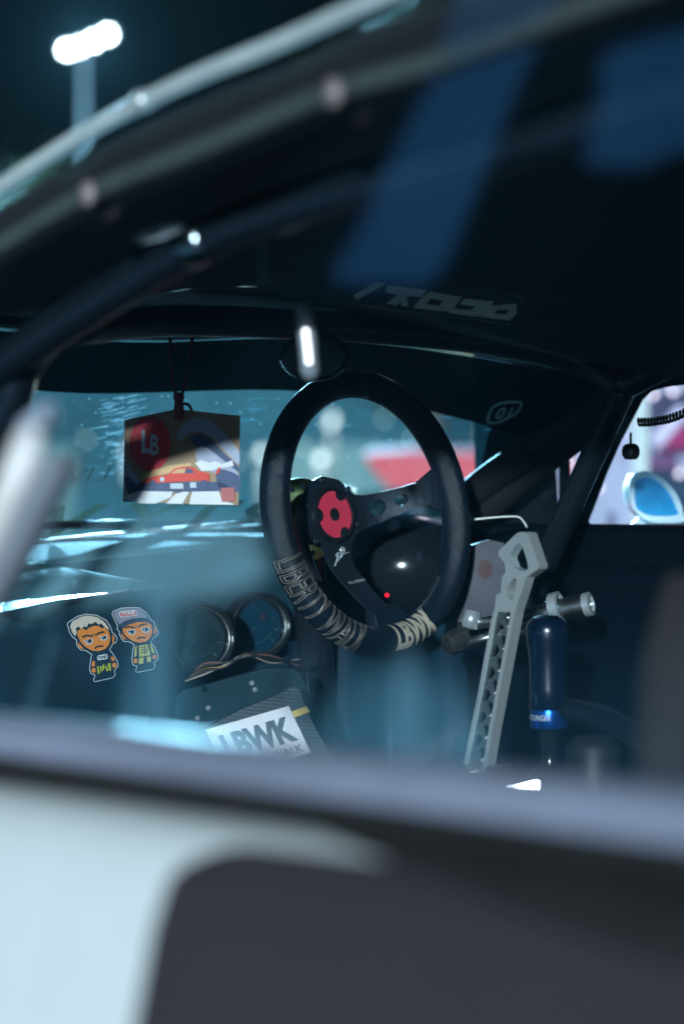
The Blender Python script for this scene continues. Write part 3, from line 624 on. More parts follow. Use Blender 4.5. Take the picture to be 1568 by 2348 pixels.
m = MB(); m.tube([f + Vector((0, -.001, .001)) for f in fl[:4]], .0017, 8); part(m, 'edge_stitching', mat('edge_tan', (0.42, 0.40, 0.40), .7, bump=0.8, bscale=700, var=0.5, scale=500), dp, True)
# recessed tray with a raised lip
tr = [(95, 1268), (140, 1276), (207, 1298), (262, 1322), (296, 1346), (290, 1353), (258, 1358), (120, 1378), (-40, 1402), (-60, 1290)]
m = MB(); sheet(m, smooth2(tr, 3), [], lambda p: PZ(p[0], p[1], 0.9395 - (p[1] - 1268) / 90 * .026)); part(m, 'tray', M['dash'], dp)
# gauge pods
def gauge(px, py, d, r, face):
    c = D(px, py, d); ax = (Vector((-0.32, -0.93, .10))).normalized(); q = Matrix.Translation(c) @ ax.to_track_quat('Z', 'Y').to_matrix().to_4x4()
    m = MB(); m.lathe([(r * .95, -.10), (r * 1.22, -.05), (r * 1.25, -.015), (r * 1.2, .004), (r * 1.12, .010), (r * 1.02, .006), (r * .98, -.004), (r * .965, -.012)], q, 40); o = part(m, 'gauge_pod', M['blackgloss'], None, True)
    m = MB(); m.disc(r * .972, -.010, q); part(m, 'gauge_face', face, o)
    m = MB(); m.lathe([(r * .985, .004), (r * 1.0, .007), (r * .965, .007), (r * .955, .003), (r * .985, .004)], q, 40); part(m, 'bezel', M['steel'], o, True)
    for a in (-2.2,):
        m = MB(); s_, t_ = Vector((0, 0, -.008)), Vector((r * .75 * math.cos(a), r * .75 * math.sin(a), -.008)); m.tube([q @ s_, q @ t_], [.0012, .0004], 6); part(m, 'needle', M['ink'], o)
    for a in range(-40, 230, 30):
        m = MB(); c_, s_2 = math.cos(rad(a)), math.sin(rad(a)); m.tube([q @ Vector((r * .72 * c_, r * .72 * s_2, -.0092)), q @ Vector((r * .88 * c_, r * .88 * s_2, -.0092))], .0007, 4); part(m, 'dial_tick', M['steel'], o)
    m = MB(); pts = [q @ Vector((r * .62 * math.cos(a), r * .62 * math.sin(a), -.009)) for a in [rad(200 + 8 * i) for i in range(18)]]; m.tube(pts, .0008, 5); part(m, 'dial_arc', M['ink'], o)
    m = MB(); m.disc(r * .955, -.003, q); part(m, 'lens', M['clear'], o)
gauge(456, 1464, 2.80, .036, mat('gauge_grey', (0.016, 0.034, 0.040), .9, spec=.1))
gauge(592, 1434, 2.93, .034, mat('gauge_blue', (0.004, 0.030, 0.052), .9, spec=.1))
# instrument hood right of the column
c = D(930, 1300, 2.98); m = MB(); vs = []; fs = []
for i in range(13):
    a = math.pi * i / 12
    for j in range(25):
        b = 2 * math.pi * j / 24; vs.append(c + Vector((math.sin(a) * math.cos(b) * .085, -math.sin(a) * math.sin(b) * .085, math.cos(a) * .066)))
for i in range(12):
    for j in range(24): fs.append((i * 25 + j, i * 25 + j + 1, (i + 1) * 25 + j + 1, (i + 1) * 25 + j))
m.add(vs, fs); ih = part(m, 'instrument_hood', M['blackgloss'], None, True, label='dark domed instrument hood behind the wheel')
m = MB(); c = D(887, 1365, 2.78); m.lathe([(0, -.002), (.0022, -.001), (.0022, .001), (0, .003)], Matrix.Translation(c) @ Matrix.Rotation(rad(90), 4, 'X'), 12); part(m, 'warning_lamp', emit('red_led', (1.0, 0.01, 0.03), 3.0), None, True, label='small glowing red warning lamp')
m = MB(); m.tube(smoothline([D(1080, 1192, 2.85), D(1140, 1186, 2.85), D(1186, 1185, 2.85), D(1200, 1196, 2.85), D(1209, 1211, 2.85)], 6), .0022, 8); part(m, 'chrome_rod', M['steel'], None, True)
m = MB(); plate(m, [(1065, 1255), (1120, 1238), (1155, 1245), (1165, 1300), (1160, 1400), (1060, 1450), (1040, 1400)], [], lambda p: D(p[0], p[1], 2.84), lambda p: D(p[0], p[1], 2.84) + fw * .015); kp = part(m, 'knee_panel', M['mauve'])
m = MB(); sheet(m, circ((1112, 1305), 16, 22), [], lambda p: D(p[0], p[1], 2.838)); part(m, 'red_mark', mat('faded_red', (.05, .008, .01), .6), kp)
# steering column
WC = D(846, 1173, 2.69); TIL = rad(8)
YAWW = rad(4); ZW = Vector((math.sin(YAWW) * math.cos(TIL), -math.cos(YAWW) * math.cos(TIL), math.sin(TIL))); XW0 = Vector((math.cos(YAWW), math.sin(YAWW), 0)); YW0 = ZW.cross(XW0)
def wl(x, y, z): return WC + XW0 * x + YW0 * y + ZW * z
m = MB(); m.tube(smoothline([wl(0, 0, -.085), wl(.012, -.03, -.115), wl(.035, -.10, -.14), wl(.06, -.26, -.17)], 5), .021, 20); part(m, 'steering_column', M['blackgloss'], None, True)

# ================================================================== STEERING WHEEL (part of the car)
SW = MB(); RR, TR = .1440, .0157; NU, NV = 128, 24; vs = []; fs = []
def torus(u, v, r=TR): return wl((RR + r * math.cos(v)) * math.cos(u), (RR + r * math.cos(v)) * math.sin(u), r * 1.12 * math.sin(v))
for i in range(NU):
    for j in range(NV): vs.append(torus(2 * math.pi * i / NU, 2 * math.pi * j / NV))
for i in range(NU):
    for j in range(NV): fs.append((i * NV + j, ((i + 1) % NU) * NV + j, ((i + 1) % NU) * NV + (j + 1) % NV, i * NV + (j + 1) % NV))
SW.add(vs, fs); sw = part(SW, 'steering_wheel', M['leather'], None, True, label='deep dish three spoke racing steering wheel, black leather rim')
def zdish(rho): t = min(1, max(0, (rho - .046) / .085)); t = t * t * (3 - 2 * t); return -.055 + .050 * t
def toW(px, py, dz=0.0):
    """pixel -> wheel plane coordinates on the dished spoke surface"""
    z = -.03; r = ray(px, py)
    for _ in range(12):
        o = WC + ZW * (z + dz); d = (o - CAM).dot(ZW) / r.dot(ZW); p = CAM + r * d - WC; x, y = p.dot(XW0), p.dot(YW0); z = zdish(math.hypot(x, y))
    return (x, y)
z1 = lambda p: (564.5 + p[0] * .36, 815.4 + p[1] * .36)
sp_px = [(500, 770), (590, 790), (640, 840), (690, 884), (740, 888), (850, 870), (1000, 835), (1095, 806), (1130, 775), (1215, 700), (1275, 760), (1285, 940), (1240, 985), (1150, 955), (1090, 962), (960, 1015), (850, 1065), (760, 1100), (700, 1137), (674, 1200), (668, 1280), (692, 1350), (750, 1420), (820, 1510), (880, 1570), (905, 1583), (950, 1585), (1000, 1640), (1085, 1690), (1050, 1760), (860, 1790), (815, 1745), (805, 1690), (785, 1620), (700, 1535), (600, 1425), (545, 1350), (520, 1290), (490, 1205), (440, 1180), (380, 1165)]
spw = [toW(*z1(p)) for p in sp_px]
# the hidden left spoke
hubc = toW(*z1((545, 1015)))
spw += [(-.06, -.075), (-.11, -.075), (-.142, -.05), (-.142, -.005), (-.10, -.008)]
spw = [p for p in spw]
a_ = math.atan2(spw[0][1], spw[0][0])
spw += [(hubc[0] + .0455 * math.cos(rad(a)), hubc[1] + .0455 * math.sin(rad(a))) for a in (165, 150, 135, 120, 108)]
hole1 = circ(toW(*z1((832, 967))), .0088, .0088, 20); hole2 = circ(toW(*z1((987, 918))), .0063, .0063, 18)
fz = lambda dz: (lambda p: wl(p[0], p[1], zdish(math.hypot(p[0], p[1])) + dz))
m = MB(); plate(m, spw, [hole1, hole2], fz(0), fz(-.0045), grid=.009); part(m, 'spoke_plate', M['plate'], sw, False, label='dark anodised three spoke centre plate')
# leather collar where the bottom spoke meets the rim
m = MB(); colr = [toW(*z1(p)) for p in ((790, 1640), (905, 1588), (950, 1588), (1000, 1643), (1080, 1690), (1040, 1770), (860, 1790), (815, 1750))]
plate(m, colr, [], fz(.004), fz(-.009), grid=.008); part(m, 'spoke_collar', M['leather'], sw, False)
# horn button
hq = Matrix(((XW0.x, YW0.x, ZW.x, 0), (XW0.y, YW0.y, ZW.y, 0), (XW0.z, YW0.z, ZW.z, 0), (0, 0, 0, 1))); hq = Matrix.Translation(wl(hubc[0], hubc[1], -.055)) @ hq
m = MB(); m.lathe([(.0315, 0), (.0315, .004), (.0305, .006), (.0285, .0065), (.0280, .005), (.0275, .0042), (0, .0042)], hq, 48); hb = part(m, 'horn_button', M['blackgloss'], sw, True, 40)
red = circ((0, 0), .0265, .0265, 72); cuts = [circ((.0255 * math.cos(rad(a)), .0255 * math.sin(rad(a))), .0092, .0092, 30) for a in (62, 182, -58)]
def inpoly(p, c, r): return math.hypot(p[0] - c[0], p[1] - c[1]) < r
rp = []
for p in circ((0, 0), .0265, .0265, 240):
    q_ = Vector(p)
    for a in (62, 182, -58):
        c_ = Vector((.0265 * math.cos(rad(a)), .0265 * math.sin(rad(a))))
        if (q_ - c_).length < .0095:
            q_ = c_ + (q_ - c_).normalized() * .0095 if False else None; break
    if q_ is not None: rp.append((math.atan2(p[1], p[0]), p))
pts_ = []
N_ = 360
for i in range(N_):
    a = 2 * math.pi * i / N_; rr_ = .0265
    for ca in (62, 182, -58):
        cx_, cy_ = .0262 * math.cos(rad(ca)), .0262 * math.sin(rad(ca)); b_ = math.cos(a) * cx_ + math.sin(a) * cy_; disc = b_ * b_ - (cx_ * cx_ + cy_ * cy_ - .0078 ** 2)
        if disc > 0 and b_ > 0: rr_ = min(rr_, b_ - math.sqrt(disc))
    pts_.append((rr_ * math.cos(a), rr_ * math.sin(a)))
m = MB(); sheet(m, pts_, [circ((0, 0), .0075, .0075, 32)], lambda p: hq @ Vector((p[0], p[1], .0048))); part(m, 'horn_emblem', M['red'], hb if False else sw, label='red disc emblem with black notches')
for i, a in enumerate((-75, -15, 45, 105, 165, 225)):
    m = MB(); c = hq @ Vector((.0415 * math.cos(rad(a)), .0415 * math.sin(rad(a)), 0)); m.lathe([(.0042, 0), (.0042, .0012), (.0034, .0022), (.0018, .0022), (.0014, .0008), (0, .0008)], Matrix.Translation(c) @ hq.to_3x3().to_4x4(), 14); part(m, 'bolt', M['silver'] if i == 0 else M['plate'], sw, True)
# gold quick release boss behind the hub
m = MB(); gq = hq @ Matrix.Translation((-.006, 0, 0))
m.lathe([(.030, -.050), (.047, -.048), (.049, -.040), (.047, -.034), (.030, -.032), (.022, -.006), (.022, -.002)], gq, 40); part(m, 'boss', M['gold'], sw, True, 40, label='gold quick release boss behind the hub')
for a in (70, 95, 120, -60, -85, -110):
    m = MB(); c = gq @ Vector((.0385 * math.cos(rad(a)), .0385 * math.sin(rad(a)), -.0335)); m.lathe([(.0036, 0), (.0030, .0010), (0, .0012)], Matrix.Translation(c) @ hq.to_3x3().to_4x4(), 12); part(m, 'boss_hole', M['rubber'] if a < 0 else M['galv'], sw, True)
# engraving: signature scribble and number
z3 = lambda p: ((1050 + p[0] * .2551) * .6272, (1700 + p[1] * .2551) * .6272)
m = MB()
for pl in ([(670, 1445), (700, 1370), (720, 1290), (740, 1255), (700, 1275), (695, 1310), (725, 1300), (700, 1390), (680, 1450)], [(715, 1380), (745, 1340), (770, 1270), (765, 1330), (785, 1290), (800, 1235), (812, 1240), (795, 1280), (830, 1265), (872, 1252)]):
    P2 = [toW(*z3(p)) for p in pl]; P3 = smoothline([fz(.0006)(p) for p in P2], 5); m.tube(P3, .00042, 5)
part(m, 'signature', M['scratch'], sw)
m = MB(); o2 = Vector(toW(*z3((880, 1712)))); ux = Vector(toW(*z3((1105, 1665)))) - o2; uy = Vector(toW(*z3((868, 1672)))) - o2
putText(m, 'No.00001', lambda p: fz(.0006)(p), o2, ux, uy, bold=-0.005); part(m, 'serial_number', M['scratch'], sw)
# lettering round the rim
def rimText(body, a0, a1, v0, v1, m_, **kw):
    vs, fs, wd = text2d(body, **kw); vs, fs = fine(vs, fs, .12); mb = MB()
    mb.add([torus(rad(a0 + (a1 - a0) * v.x / wd), rad(v0 + (v1 - v0) * v.y), TR + .0011 + v.z * .012) for v in vs], fs)
    return part(mb, 'rim_lettering', m_, sw)
def rimAngle(px, py):
    r = ray(px, py); d = (WC - CAM).dot(ZW) / r.dot(ZW); p = CAM + r * d - WC; return math.degrees(math.atan2(p.dot(YW0), p.dot(XW0)))
aL0, aL1 = rimAngle(884, 1462), rimAngle(980, 1440)
rimText('LBWK', aL0, aL1, 38, 168, M['thread'], bold=0.045)['label'] = 'metallic LBWK letters on the rim'
aA, aB = rimAngle(655, 1275), rimAngle(815, 1475)
aA = aA if aA < 0 else aA - 360
rimText('LIBERTY WALK', aA, aB, -12, 128, M['copper'], outline=0.013)['label'] = 'outlined copper letters round the lower left rim'
m = MB(); pts = []
for i in range(90):
    a = rad(-62 + 26 * i / 89); v = rad(178) + 0.13 * math.sin(i * 2.2); pts.append(torus(a, v, TR + .0006))
m.tube(pts, .0005, 5); part(m, 'stitching', M['steel'], sw)
for v_ in (-20, ):
    m = MB(); m.tube([torus(rad(a), rad(v_), TR + .0002) for a in range(-50, 60, 3)], .0008, 6); part(m, 'rim_seam', M['steel'], sw)

# ================================================================== HANDBRAKE LEVER
z2 = lambda p: (1003.5 + p[0] * .36, 1129 + p[1] * .36)
XH = 0.215
ph = lambda p: PX(p[0], p[1], XH)
outer = [(505, 258), (535, 252), (575, 258), (645, 466), (640, 488), (560, 545), (545, 600), (515, 690), (490, 745), (345, 1520), (300, 1790), (270, 1800), (180, 1760), (170, 1730), (250, 1340), (345, 820), (362, 745), (372, 655), (400, 640), (408, 545), (432, 505), (425, 450), (385, 400), (388, 372)]
outer = [z2(p) for p in outer]
loop = [z2(p) for p in ((522, 322), (575, 470), (545, 500), (480, 480), (462, 450), (455, 405))]
neck = [z2(p) for p in ((478, 555), (500, 560), (478, 690), (440, 650), (448, 600))]
holes = [smooth2(loop, 3), smooth2(neck, 3)]
pA, pB = Vector(z2((425, 795))), Vector(z2((248, 1690))); ax_ = (pB - pA); per = Vector((-ax_.y, ax_.x)).normalized()
for k in range(7):
    c = pA + ax_ * (k / 6.3); s = ax_.length / 6.3
    t_ = ax_.normalized()
    # triangle hugging the right rail, then one hugging the left rail
    c1 = c - per * 7; c2 = c + t_ * s * .52 + per * 6
    holes.append([tuple(c1 - per * 7 - t_ * 5), tuple(c1 - per * 7.5 + t_ * 24), tuple(c1 + per * 1 + t_ * 21), tuple(c1 + per * 10 - t_ * 1), tuple(c1 + per * 3 - t_ * 12)])
    if k < 6: holes.append([tuple(c2 + per * 6 - t_ * 11), tuple(c2 + per * 7.5 + t_ * 17), tuple(c2 - per * 1 + t_ * 14), tuple(c2 - per * 8 - t_ * 1), tuple(c2 - per * 1 - t_ * 13)])
top_o = [z2(p) for p in ((505, 258), (535, 252), (575, 258), (645, 466), (640, 488), (560, 545), (545, 600), (515, 690), (492, 762), (360, 762), (372, 655), (400, 640), (408, 545), (432, 505), (425, 450), (385, 400), (388, 372))]
tru_o = [z2(p) for p in ((488, 758), (345, 1520), (300, 1790), (270, 1800), (180, 1760), (170, 1730), (250, 1340), (345, 820), (361, 758))]
fl_o = [z2(p) for p in ((494, 750), (348, 1522), (302, 1794), (280, 1796), (325, 1515), (470, 752))]
lr_o = [z2(p) for p in ((376, 756), (361, 822), (266, 1342), (186, 1735), (166, 1728), (246, 1338), (341, 818), (358, 756))]
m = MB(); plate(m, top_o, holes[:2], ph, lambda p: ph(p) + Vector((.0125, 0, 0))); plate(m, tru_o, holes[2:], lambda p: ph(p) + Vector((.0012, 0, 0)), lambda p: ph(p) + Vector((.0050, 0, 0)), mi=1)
plate(m, fl_o, [], lambda p: ph(p) + Vector((-.0004, 0, 0)), lambda p: ph(p) + Vector((.0128, 0, 0))); plate(m, lr_o, [], lambda p: ph(p) + Vector((-.0004, 0, 0)), lambda p: ph(p) + Vector((.009, 0, 0)))
whitened_faces = []
for h_ in holes[2::2]:
    a, b, c2_ = Vector(h_[1]), Vector(h_[2]), Vector(h_[0]); up_ = (c2_ - a).normalized()
    q_ = [a, b, b + up_ * 11, a + up_ * 15]; whitened_faces.append(MB().add([ph(tuple(v)) + Vector((.0016 if i_ < 2 else .0115, 0, 0)) for i_, v in enumerate(q_)], [(0, 1, 2, 3)]))
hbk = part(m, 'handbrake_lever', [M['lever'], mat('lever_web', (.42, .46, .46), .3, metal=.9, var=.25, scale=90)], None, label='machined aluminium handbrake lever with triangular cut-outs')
cutm = mat('whitened_cut', (.90, .92, .92), .3, metal=.2)  # cut-out faces whitened to paint the light they catch
for c_ in whitened_faces: part(c_, 'cutout_face', cutm, hbk)
for p, r_ in (((205, 1785), .006), ((352, 1775), .006), ((290, 1830), .009), ((385, 1880), .005)):
    c = ph(z2(p)); m = MB(); m.tube([c + Vector((-.006, 0, 0)), c + Vector((.024, 0, 0))], r_, 12); part(m, 'pivot_bolt', M['steel'], hbk, True, 40)
m = MB(); c = ph(z2((290, 1900))); m.box(c + Vector((.006, 0, -.035)), .05, .06, .07); part(m, 'pivot_bracket', M['black'], hbk)

# hydraulic cylinder and linkage behind the lever
def cyl(a, b, r, name, m_, par=None, n=20, **k):
    mb = MB(); mb.tube([a, b], r, n); return part(mb, name, m_, par, True, 40, **k)
dl = 2.62
hc = cyl(D(1255, 1405, dl), D(1352, 1385, dl - .02), .0125, 'hydraulic_cylinder', M['steel'], label='steel hydraulic cylinder lying behind the levers')
m = MB(); a = D(1353, 1385, dl - .021); ax = (D(1352, 1385, dl - .02) - D(1255, 1405, dl)).normalized(); q = Matrix.Translation(a) @ ax.to_track_quat('Z', 'Y').to_matrix().to_4x4()
m.lathe([(.0132, -.006), (.0132, .001), (.0115, .002), (.0085, .002), (.0085, -.012), (0, -.012)], q, 24); part(m, 'cylinder_mouth', M['silver'], hc, True, 40)
m = MB(); a = D(1275, 1392, dl - .01); q = Matrix.Translation(a) @ ax.to_track_quat('Z', 'Y').to_matrix().to_4x4()
m.lathe([(.0135, -.006), (.0165, -.005), (.0165, .005), (.0135, .006), (.0135, -.006)], q, 28); part(m, 'clamp_ring', M['silver'], hc, True, 40)
m = MB(); m.tube([D(1262, 1405, dl), D(1190, 1412, dl), D(1050, 1440, dl)], [.012, .006, .006], 14); part(m, 'push_rod', M['steel'], hc, True)
m = MB(); m.tube([D(1240, 1440, dl), D(1130, 1458, dl), D(1065, 1478, dl)], [.006, .006, .006], 14); part(m, 'push_rod', M['gold'] if False else M['steel'], hc, True)
m = MB(); m.lathe([(.006, -.014), (.012, -.012), (.014, -.004), (.014, .010), (.010, .014), (.005, .014)], Matrix.Translation(D(1046, 1470, dl)) @ Matrix.Rotation(rad(78), 4, 'Y'), 8); part(m, 'clevis_block', mat('clevis', (0.12, 0.11, 0.11), .4, metal=.8), hc)
m = MB(); m.tube([D(1085, 1400, dl), D(1075, 1440, dl)], .010, 12); part(m, 'banjo_fitting', M['silver'], hc, True)

# ================================================================== GEAR LEVER
kc = D(1250, 1560, 2.40); zr = lambda py: (1174 - py) / FPX * 2.40
kq = Matrix.Translation((kc.x, kc.y, 1.0)) @ Matrix.Rotation(rad(-1.5), 4, 'Y')
z_ = lambda Y_: zr(1129 + Y_ * .36)
m = MB(); pr = [(0, z_(783)), (.010, z_(787)), (.0165, z_(805)), (.0205, z_(840)), (.0215, z_(880)), (.0208, z_(940)), (.0192, z_(1020)), (.0185, z_(1100)), (.0188, z_(1250)), (.0195, z_(1375)), (.0188, z_(1381)), (0.012, z_(1382))]
m.lathe(pr, kq, 48); gl_ = part(m, 'gear_lever', M['blueknob'], None, True, 60, label='gear lever with tall dark blue capsule knob')
m = MB(); m.lathe([(.012, z_(1381)), (.0186, z_(1383)), (.0188, z_(1388)), (.0188, z_(1495)), (.0182, z_(1502)), (.008, z_(1503))], kq, 48); part(m, 'knob_collar', M['blueband'], gl_, True, 40, label='bright blue anodised collar')
m = MB(); m.lathe([(.0085, z_(1500)), (.0085, z_(2000))], kq, 24); part(m, 'shaft', M['blackgloss'], gl_, True)
vsT, fsT, wd = text2d('HOLINGER', bold=0.01); m = MB(); zz0, zz1 = z_(1447), z_(1412)
tocam = math.atan2((CAM - kc).y, (CAM - kc).x)
m.add([kq @ Vector((.0191 * math.cos(tocam - 1.45 + 1.55 * v.x / wd), .0191 * math.sin(tocam - 1.45 + 1.55 * v.x / wd), zz0 + (zz1 - zz0) * v.y)) for v in vsT], fsT); part(m, 'collar_lettering', M['scratch'], gl_)
m = MB(); c = D(1250, 1830, 2.4); m.lathe([(.055, -.10), (.05, -.03), (.030, .01), (.014, .03), (.010, .032)], Matrix.Translation(c), 24); part(m, 'gaiter', M['black'], gl_, True)

# ---- tunnel, lower console, seat bits
m = MB(); vs, fs = extr([(-.10, .3), (-.085, .60), (-.05, .66), (.05, .675), (.22, .675), (.30, .655), (.33, .58), (.34, .3)], 0.2, 2.5, 2); m.add(vs, fs); part(m, 'transmission_tunnel', mat('tunnel', (0.006, 0.018, 0.032), .32, rvar=.15, scale=8), None, True)
# folded dark sheet painting the footwell's shade and streaks
m = MB(); vs = []; fs = []; n = 60
for i in range(n + 1):
    t = i / n; px = 660 + 410 * t; d = 2.80 + 0.05 * math.sin(t * 7.3 + .4) + .018 * math.sin(t * 17 + 1)
    vs += [D(px, 1470, d + .03), D(px + 8 * math.sin(t * 9), 1650, d - .02), D(px, 1980, d - .05)]
for i in range(n):
    for a in (0, 1): fs.append((3 * i + a, 3 * i + a + 1, 3 * i + 4 + a, 3 * i + 3 + a))
m.add(vs, fs); part(m, 'footwell_shade', mat('footwell_shade_navy', (0.006, 0.022, 0.042), .42), None, True)
# bracket under the gauges with wiring
dB = 2.62
m = MB(); plate(m, smooth2([(405, 1598), (470, 1572), (560, 1546), (620, 1532), (672, 1535), (696, 1565), (704, 1640), (560, 1660), (420, 1700)], 3), [circ((470, 1580), 6, 7, 14)], lambda p: D(p[0], p[1], dB), lambda p: D(p[0], p[1], dB) + fw * .02); br = part(m, 'bracket', mat('bracket_teal', (0.010, 0.032, 0.044), .75, spec=.15), None)
for px, py in ((578, 1567), (585, 1582), (478, 1624), (453, 1648)):
    m = MB(); c = D(px, py, dB - .001); m.lathe([(.003, 0), (.003, .0015), (0, .003)], Matrix.Translation(c) @ (-fw).to_track_quat('Z', 'Y').to_matrix().to_4x4(), 12); part(m, 'screw', M['silver'], br, True)
for k in range(5):
    m = MB(); off = k * 4; pts = [D(425 + off, 1562 - off, 2.66), D(470, 1546 - off * 1.5, 2.655), D(520, 1526 + random.uniform(-8, 8), 2.65), D(565, 1506 + random.uniform(-8, 8), 2.645), D(620, 1520 - off, 2.66), D(690, 1512 + off, 2.68)]
    m.tube(smoothline(pts, 6), .0012 + .0005 * (k % 2), 6); part(m, 'wire', (M['copper'], M['black'], M['gold'], M['black'], mat('wire_brown', (.16, .07, .05), .5))[k], None, True)
# carbon panel with the placard
dC = 2.56; cz = lambda p: (407.7 + p[0] * .24, 1474 + p[1] * .24)
m = MB(); plate(m, [cz(p) for p in ((600, 640), (900, 520), (1100, 420), (1170, 450), (1210, 600), (1330, 850), (1480, 1100), (1500, 1300), (200, 1300), (100, 900))], [], lambda p: D(p[0], p[1], dC), lambda p: D(p[0], p[1], dC) + fw * .012); part(m, 'carbon_panel', M['carbon'])
TL, TRr, BR = [Vector(cz(p)) for p in ((265, 835), (1060, 605), (1270, 1050))]; ux, uy = TRr - TL, BR - TRr; BL = TL + uy
m = MB(); plate(m, [tuple(TL), tuple(TRr), tuple(BR), tuple(BL)], [], lambda p: D(p[0], p[1], dC - .006), lambda p: D(p[0], p[1], dC - .006) + fw * .004); pc = part(m, 'placard', M['plaque'], None, label='white LBWK placard on the carbon panel')
on = lambda p: D(p[0], p[1], dC - .0066)
m = MB(); putText(m, 'LBWK', on, TL + ux * .10 + uy * .70, ux * .84, -uy * .52, bold=0.05, spacing=0.95); part(m, 'placard_lettering', M['ink'], pc)
m = MB(); putText(m, 'LIBERTY WALK', on, TL + ux * .10 + uy * .94, ux * .84, -uy * .16, bold=0.02); part(m, 'placard_lettering', M['ink'], pc)
m = MB(); plate(m, [cz(p) for p in ((1086, 660), (1228, 606), (1262, 662), (1118, 716))], [], lambda p: D(p[0], p[1], dC - .004), lambda p: D(p[0], p[1], dC - .004) + fw * .003); part(m, 'yellow_tab', M['yellow'])
# seat rail, bottle, near seat bolster, added highlight slivers
m = MB(); m.tube(smoothline([D(1300, 1625, 2.2), D(1400, 1655, 2.15), D(1480, 1705, 2.1), D(1560, 1790, 2.0)], 5), .010, 10); part(m, 'seat_rail', M['cage'], None, True)
m = MB(); c = D(1360, 1800, 2.2); m.lathe([(.0, .045), (.018, .043), (.025, .034), (.026, -.15)], Matrix.Translation(c), 24); part(m, 'bottle', M['black'], None, True)
m = MB(); pts = smoothline([D(1560, 1330, 1.42), D(1548, 1480, 1.40), D(1535, 1700, 1.38), D(1530, 2050, 1.36)], 6); m.tube(pts, [.010 + .010 * min(1, i / 8) for i in range(len(pts))], 14); part(m, 'seat_bolster', M['taupe'], None, True, label='blurred taupe seat bolster at the right edge')
m = MB(); c = D(1203, 1803, 2.28); V_ = (c - CAM).normalized(); Ls = (Vector((-46, -37, 9.0)) - c).normalized(); nn = (Ls - V_).normalized(); tq = nn.to_track_quat('Z', 'Y').to_matrix()
s_ = rt - nn * rt.dot(nn); s_.normalize(); t_ = nn.cross(s_)
for k in range(7):
    o_ = c + s_ * (-.014 + .0042 * k) + t_ * (.003 - .0009 * k) * -1; m.add([o_ + s_ * -.0017 + t_ * .0045, o_ + s_ * .0017 + t_ * .0035, o_ + s_ * .0030 + t_ * -.0045, o_ + s_ * -.0002 + t_ * -.0035], [(0, 1, 2, 3)])
part(m, 'glint_slivers', mat('polished', (.9, .9, .92), .12, metal=1.0))  # polished slivers added and turned to form a comb highlight

# ================================================================== STICKERS on the passenger dash panel
zs = lambda p: (125.4 + p[0] * .18, 1348.5 + p[1] * .18)
def onP(k): return lambda p: PY(*zs(p), YP - .0012 - .0003 * k + .0)
# follow the slightly leaning face of the panel
def onP(k):
    def f(p):
        q = PY(*zs(p), YP); t = (0.905 - q.z) / (0.905 - .74); yy = YP + .03 * max(0, t); return PY(*zs(p), yy - .0015 - .0004 * k)
    return f
SM = {n: mat('sticker_' + n, c, .45, var=.08) for n, c in dict(white=(.80, .84, .86), dark=(.012, .035, .055), skin=(.95, .30, .05), hair=(.80, .66, .54), cap=(.33, .33, .42), capd=(.05, .07, .13), red=(.72, .08, .08), lime=(.55, .58, .06), yellow=(.66, .58, .16)).items()}
def stick(par, name, mk, polys, k, smooth=0):
    m = MB()
    for pl in polys:
        o_, h_ = pl if isinstance(pl, tuple) else (pl, [])
        sheet(m, smooth2(o_, smooth) if smooth else o_, [smooth2(h, smooth) if smooth else h for h in h_], onP(k))
    return part(m, name, SM[mk], par)
o1 = [(155, 470), (170, 435), (280, 360), (400, 328), (540, 345), (660, 410), (720, 500), (737, 565), (780, 600), (802, 650), (785, 692), (740, 722), (705, 785), (760, 860), (805, 940), (812, 1000), (765, 1050), (775, 1110), (745, 1148), (510, 1200), (490, 1175), (512, 1112), (460, 1095), (440, 1040), (455, 900), (470, 850), (390, 800), (330, 795), (282, 740), (270, 660), (222, 625), (180, 560), (172, 510)]
s1 = stick(None, 'driver_sticker', 'white', [o1], 0); s1['label'] = 'die-cut sticker of a blond frowning cartoon driver on the dash'
stick(s1, 'sticker_backing', 'dark', [inset(o1, 9)], 1)
stick(s1, 'sticker_hair', 'hair', [[(195, 485), (225, 425), (330, 368), (420, 350), (540, 372), (630, 430), (685, 505), (695, 540), (640, 500), (590, 450), (560, 470), (520, 430), (470, 462), (430, 450), (410, 500), (380, 485), (340, 520), (300, 490), (265, 520), (285, 560), (262, 615), (222, 565)]], 2)
stick(s1, 'sticker_face', 'skin', [[(285, 590), (300, 540), (350, 510), (400, 540), (440, 505), (500, 480), (560, 485), (600, 515), (640, 500), (690, 560), (710, 640), (690, 725), (640, 780), (560, 805), (480, 800), (390, 750), (325, 680)], [(735, 590), (765, 630), (755, 690), (735, 712)], [(298, 690), (335, 735), (372, 778), (325, 770), (300, 735)], [(478, 935), (510, 930), (512, 995), (472, 1000)], circ((497, 1050), 27, 32), [(712, 878), (745, 872), (768, 925), (730, 932)], circ((760, 985), 27, 34)], 2)
stick(s1, 'sticker_eyes', 'white', [[(370, 670), (480, 640), (488, 690), (450, 718), (410, 715)], [(560, 620), (668, 600), (672, 640), (640, 672), (600, 668)]], 3)
stick(s1, 'sticker_features', 'dark', [[(380, 672), (470, 648), (472, 685), (445, 705), (412, 700)], [(572, 626), (655, 608), (658, 635), (635, 657), (605, 655)], strip([(352, 628), (385, 610), (430, 605), (476, 615)], 22), strip([(530, 595), (570, 572), (605, 560), (635, 565)], 22), strip([(510, 772), (535, 748), (570, 740), (620, 742)], 20), strip([(482, 585), (488, 625)], 9), strip([(505, 582), (528, 612)], 9)], 4)
stick(s1, 'sticker_glint', 'white', [circ((414, 678), 10), circ((604, 632), 10)], 5)
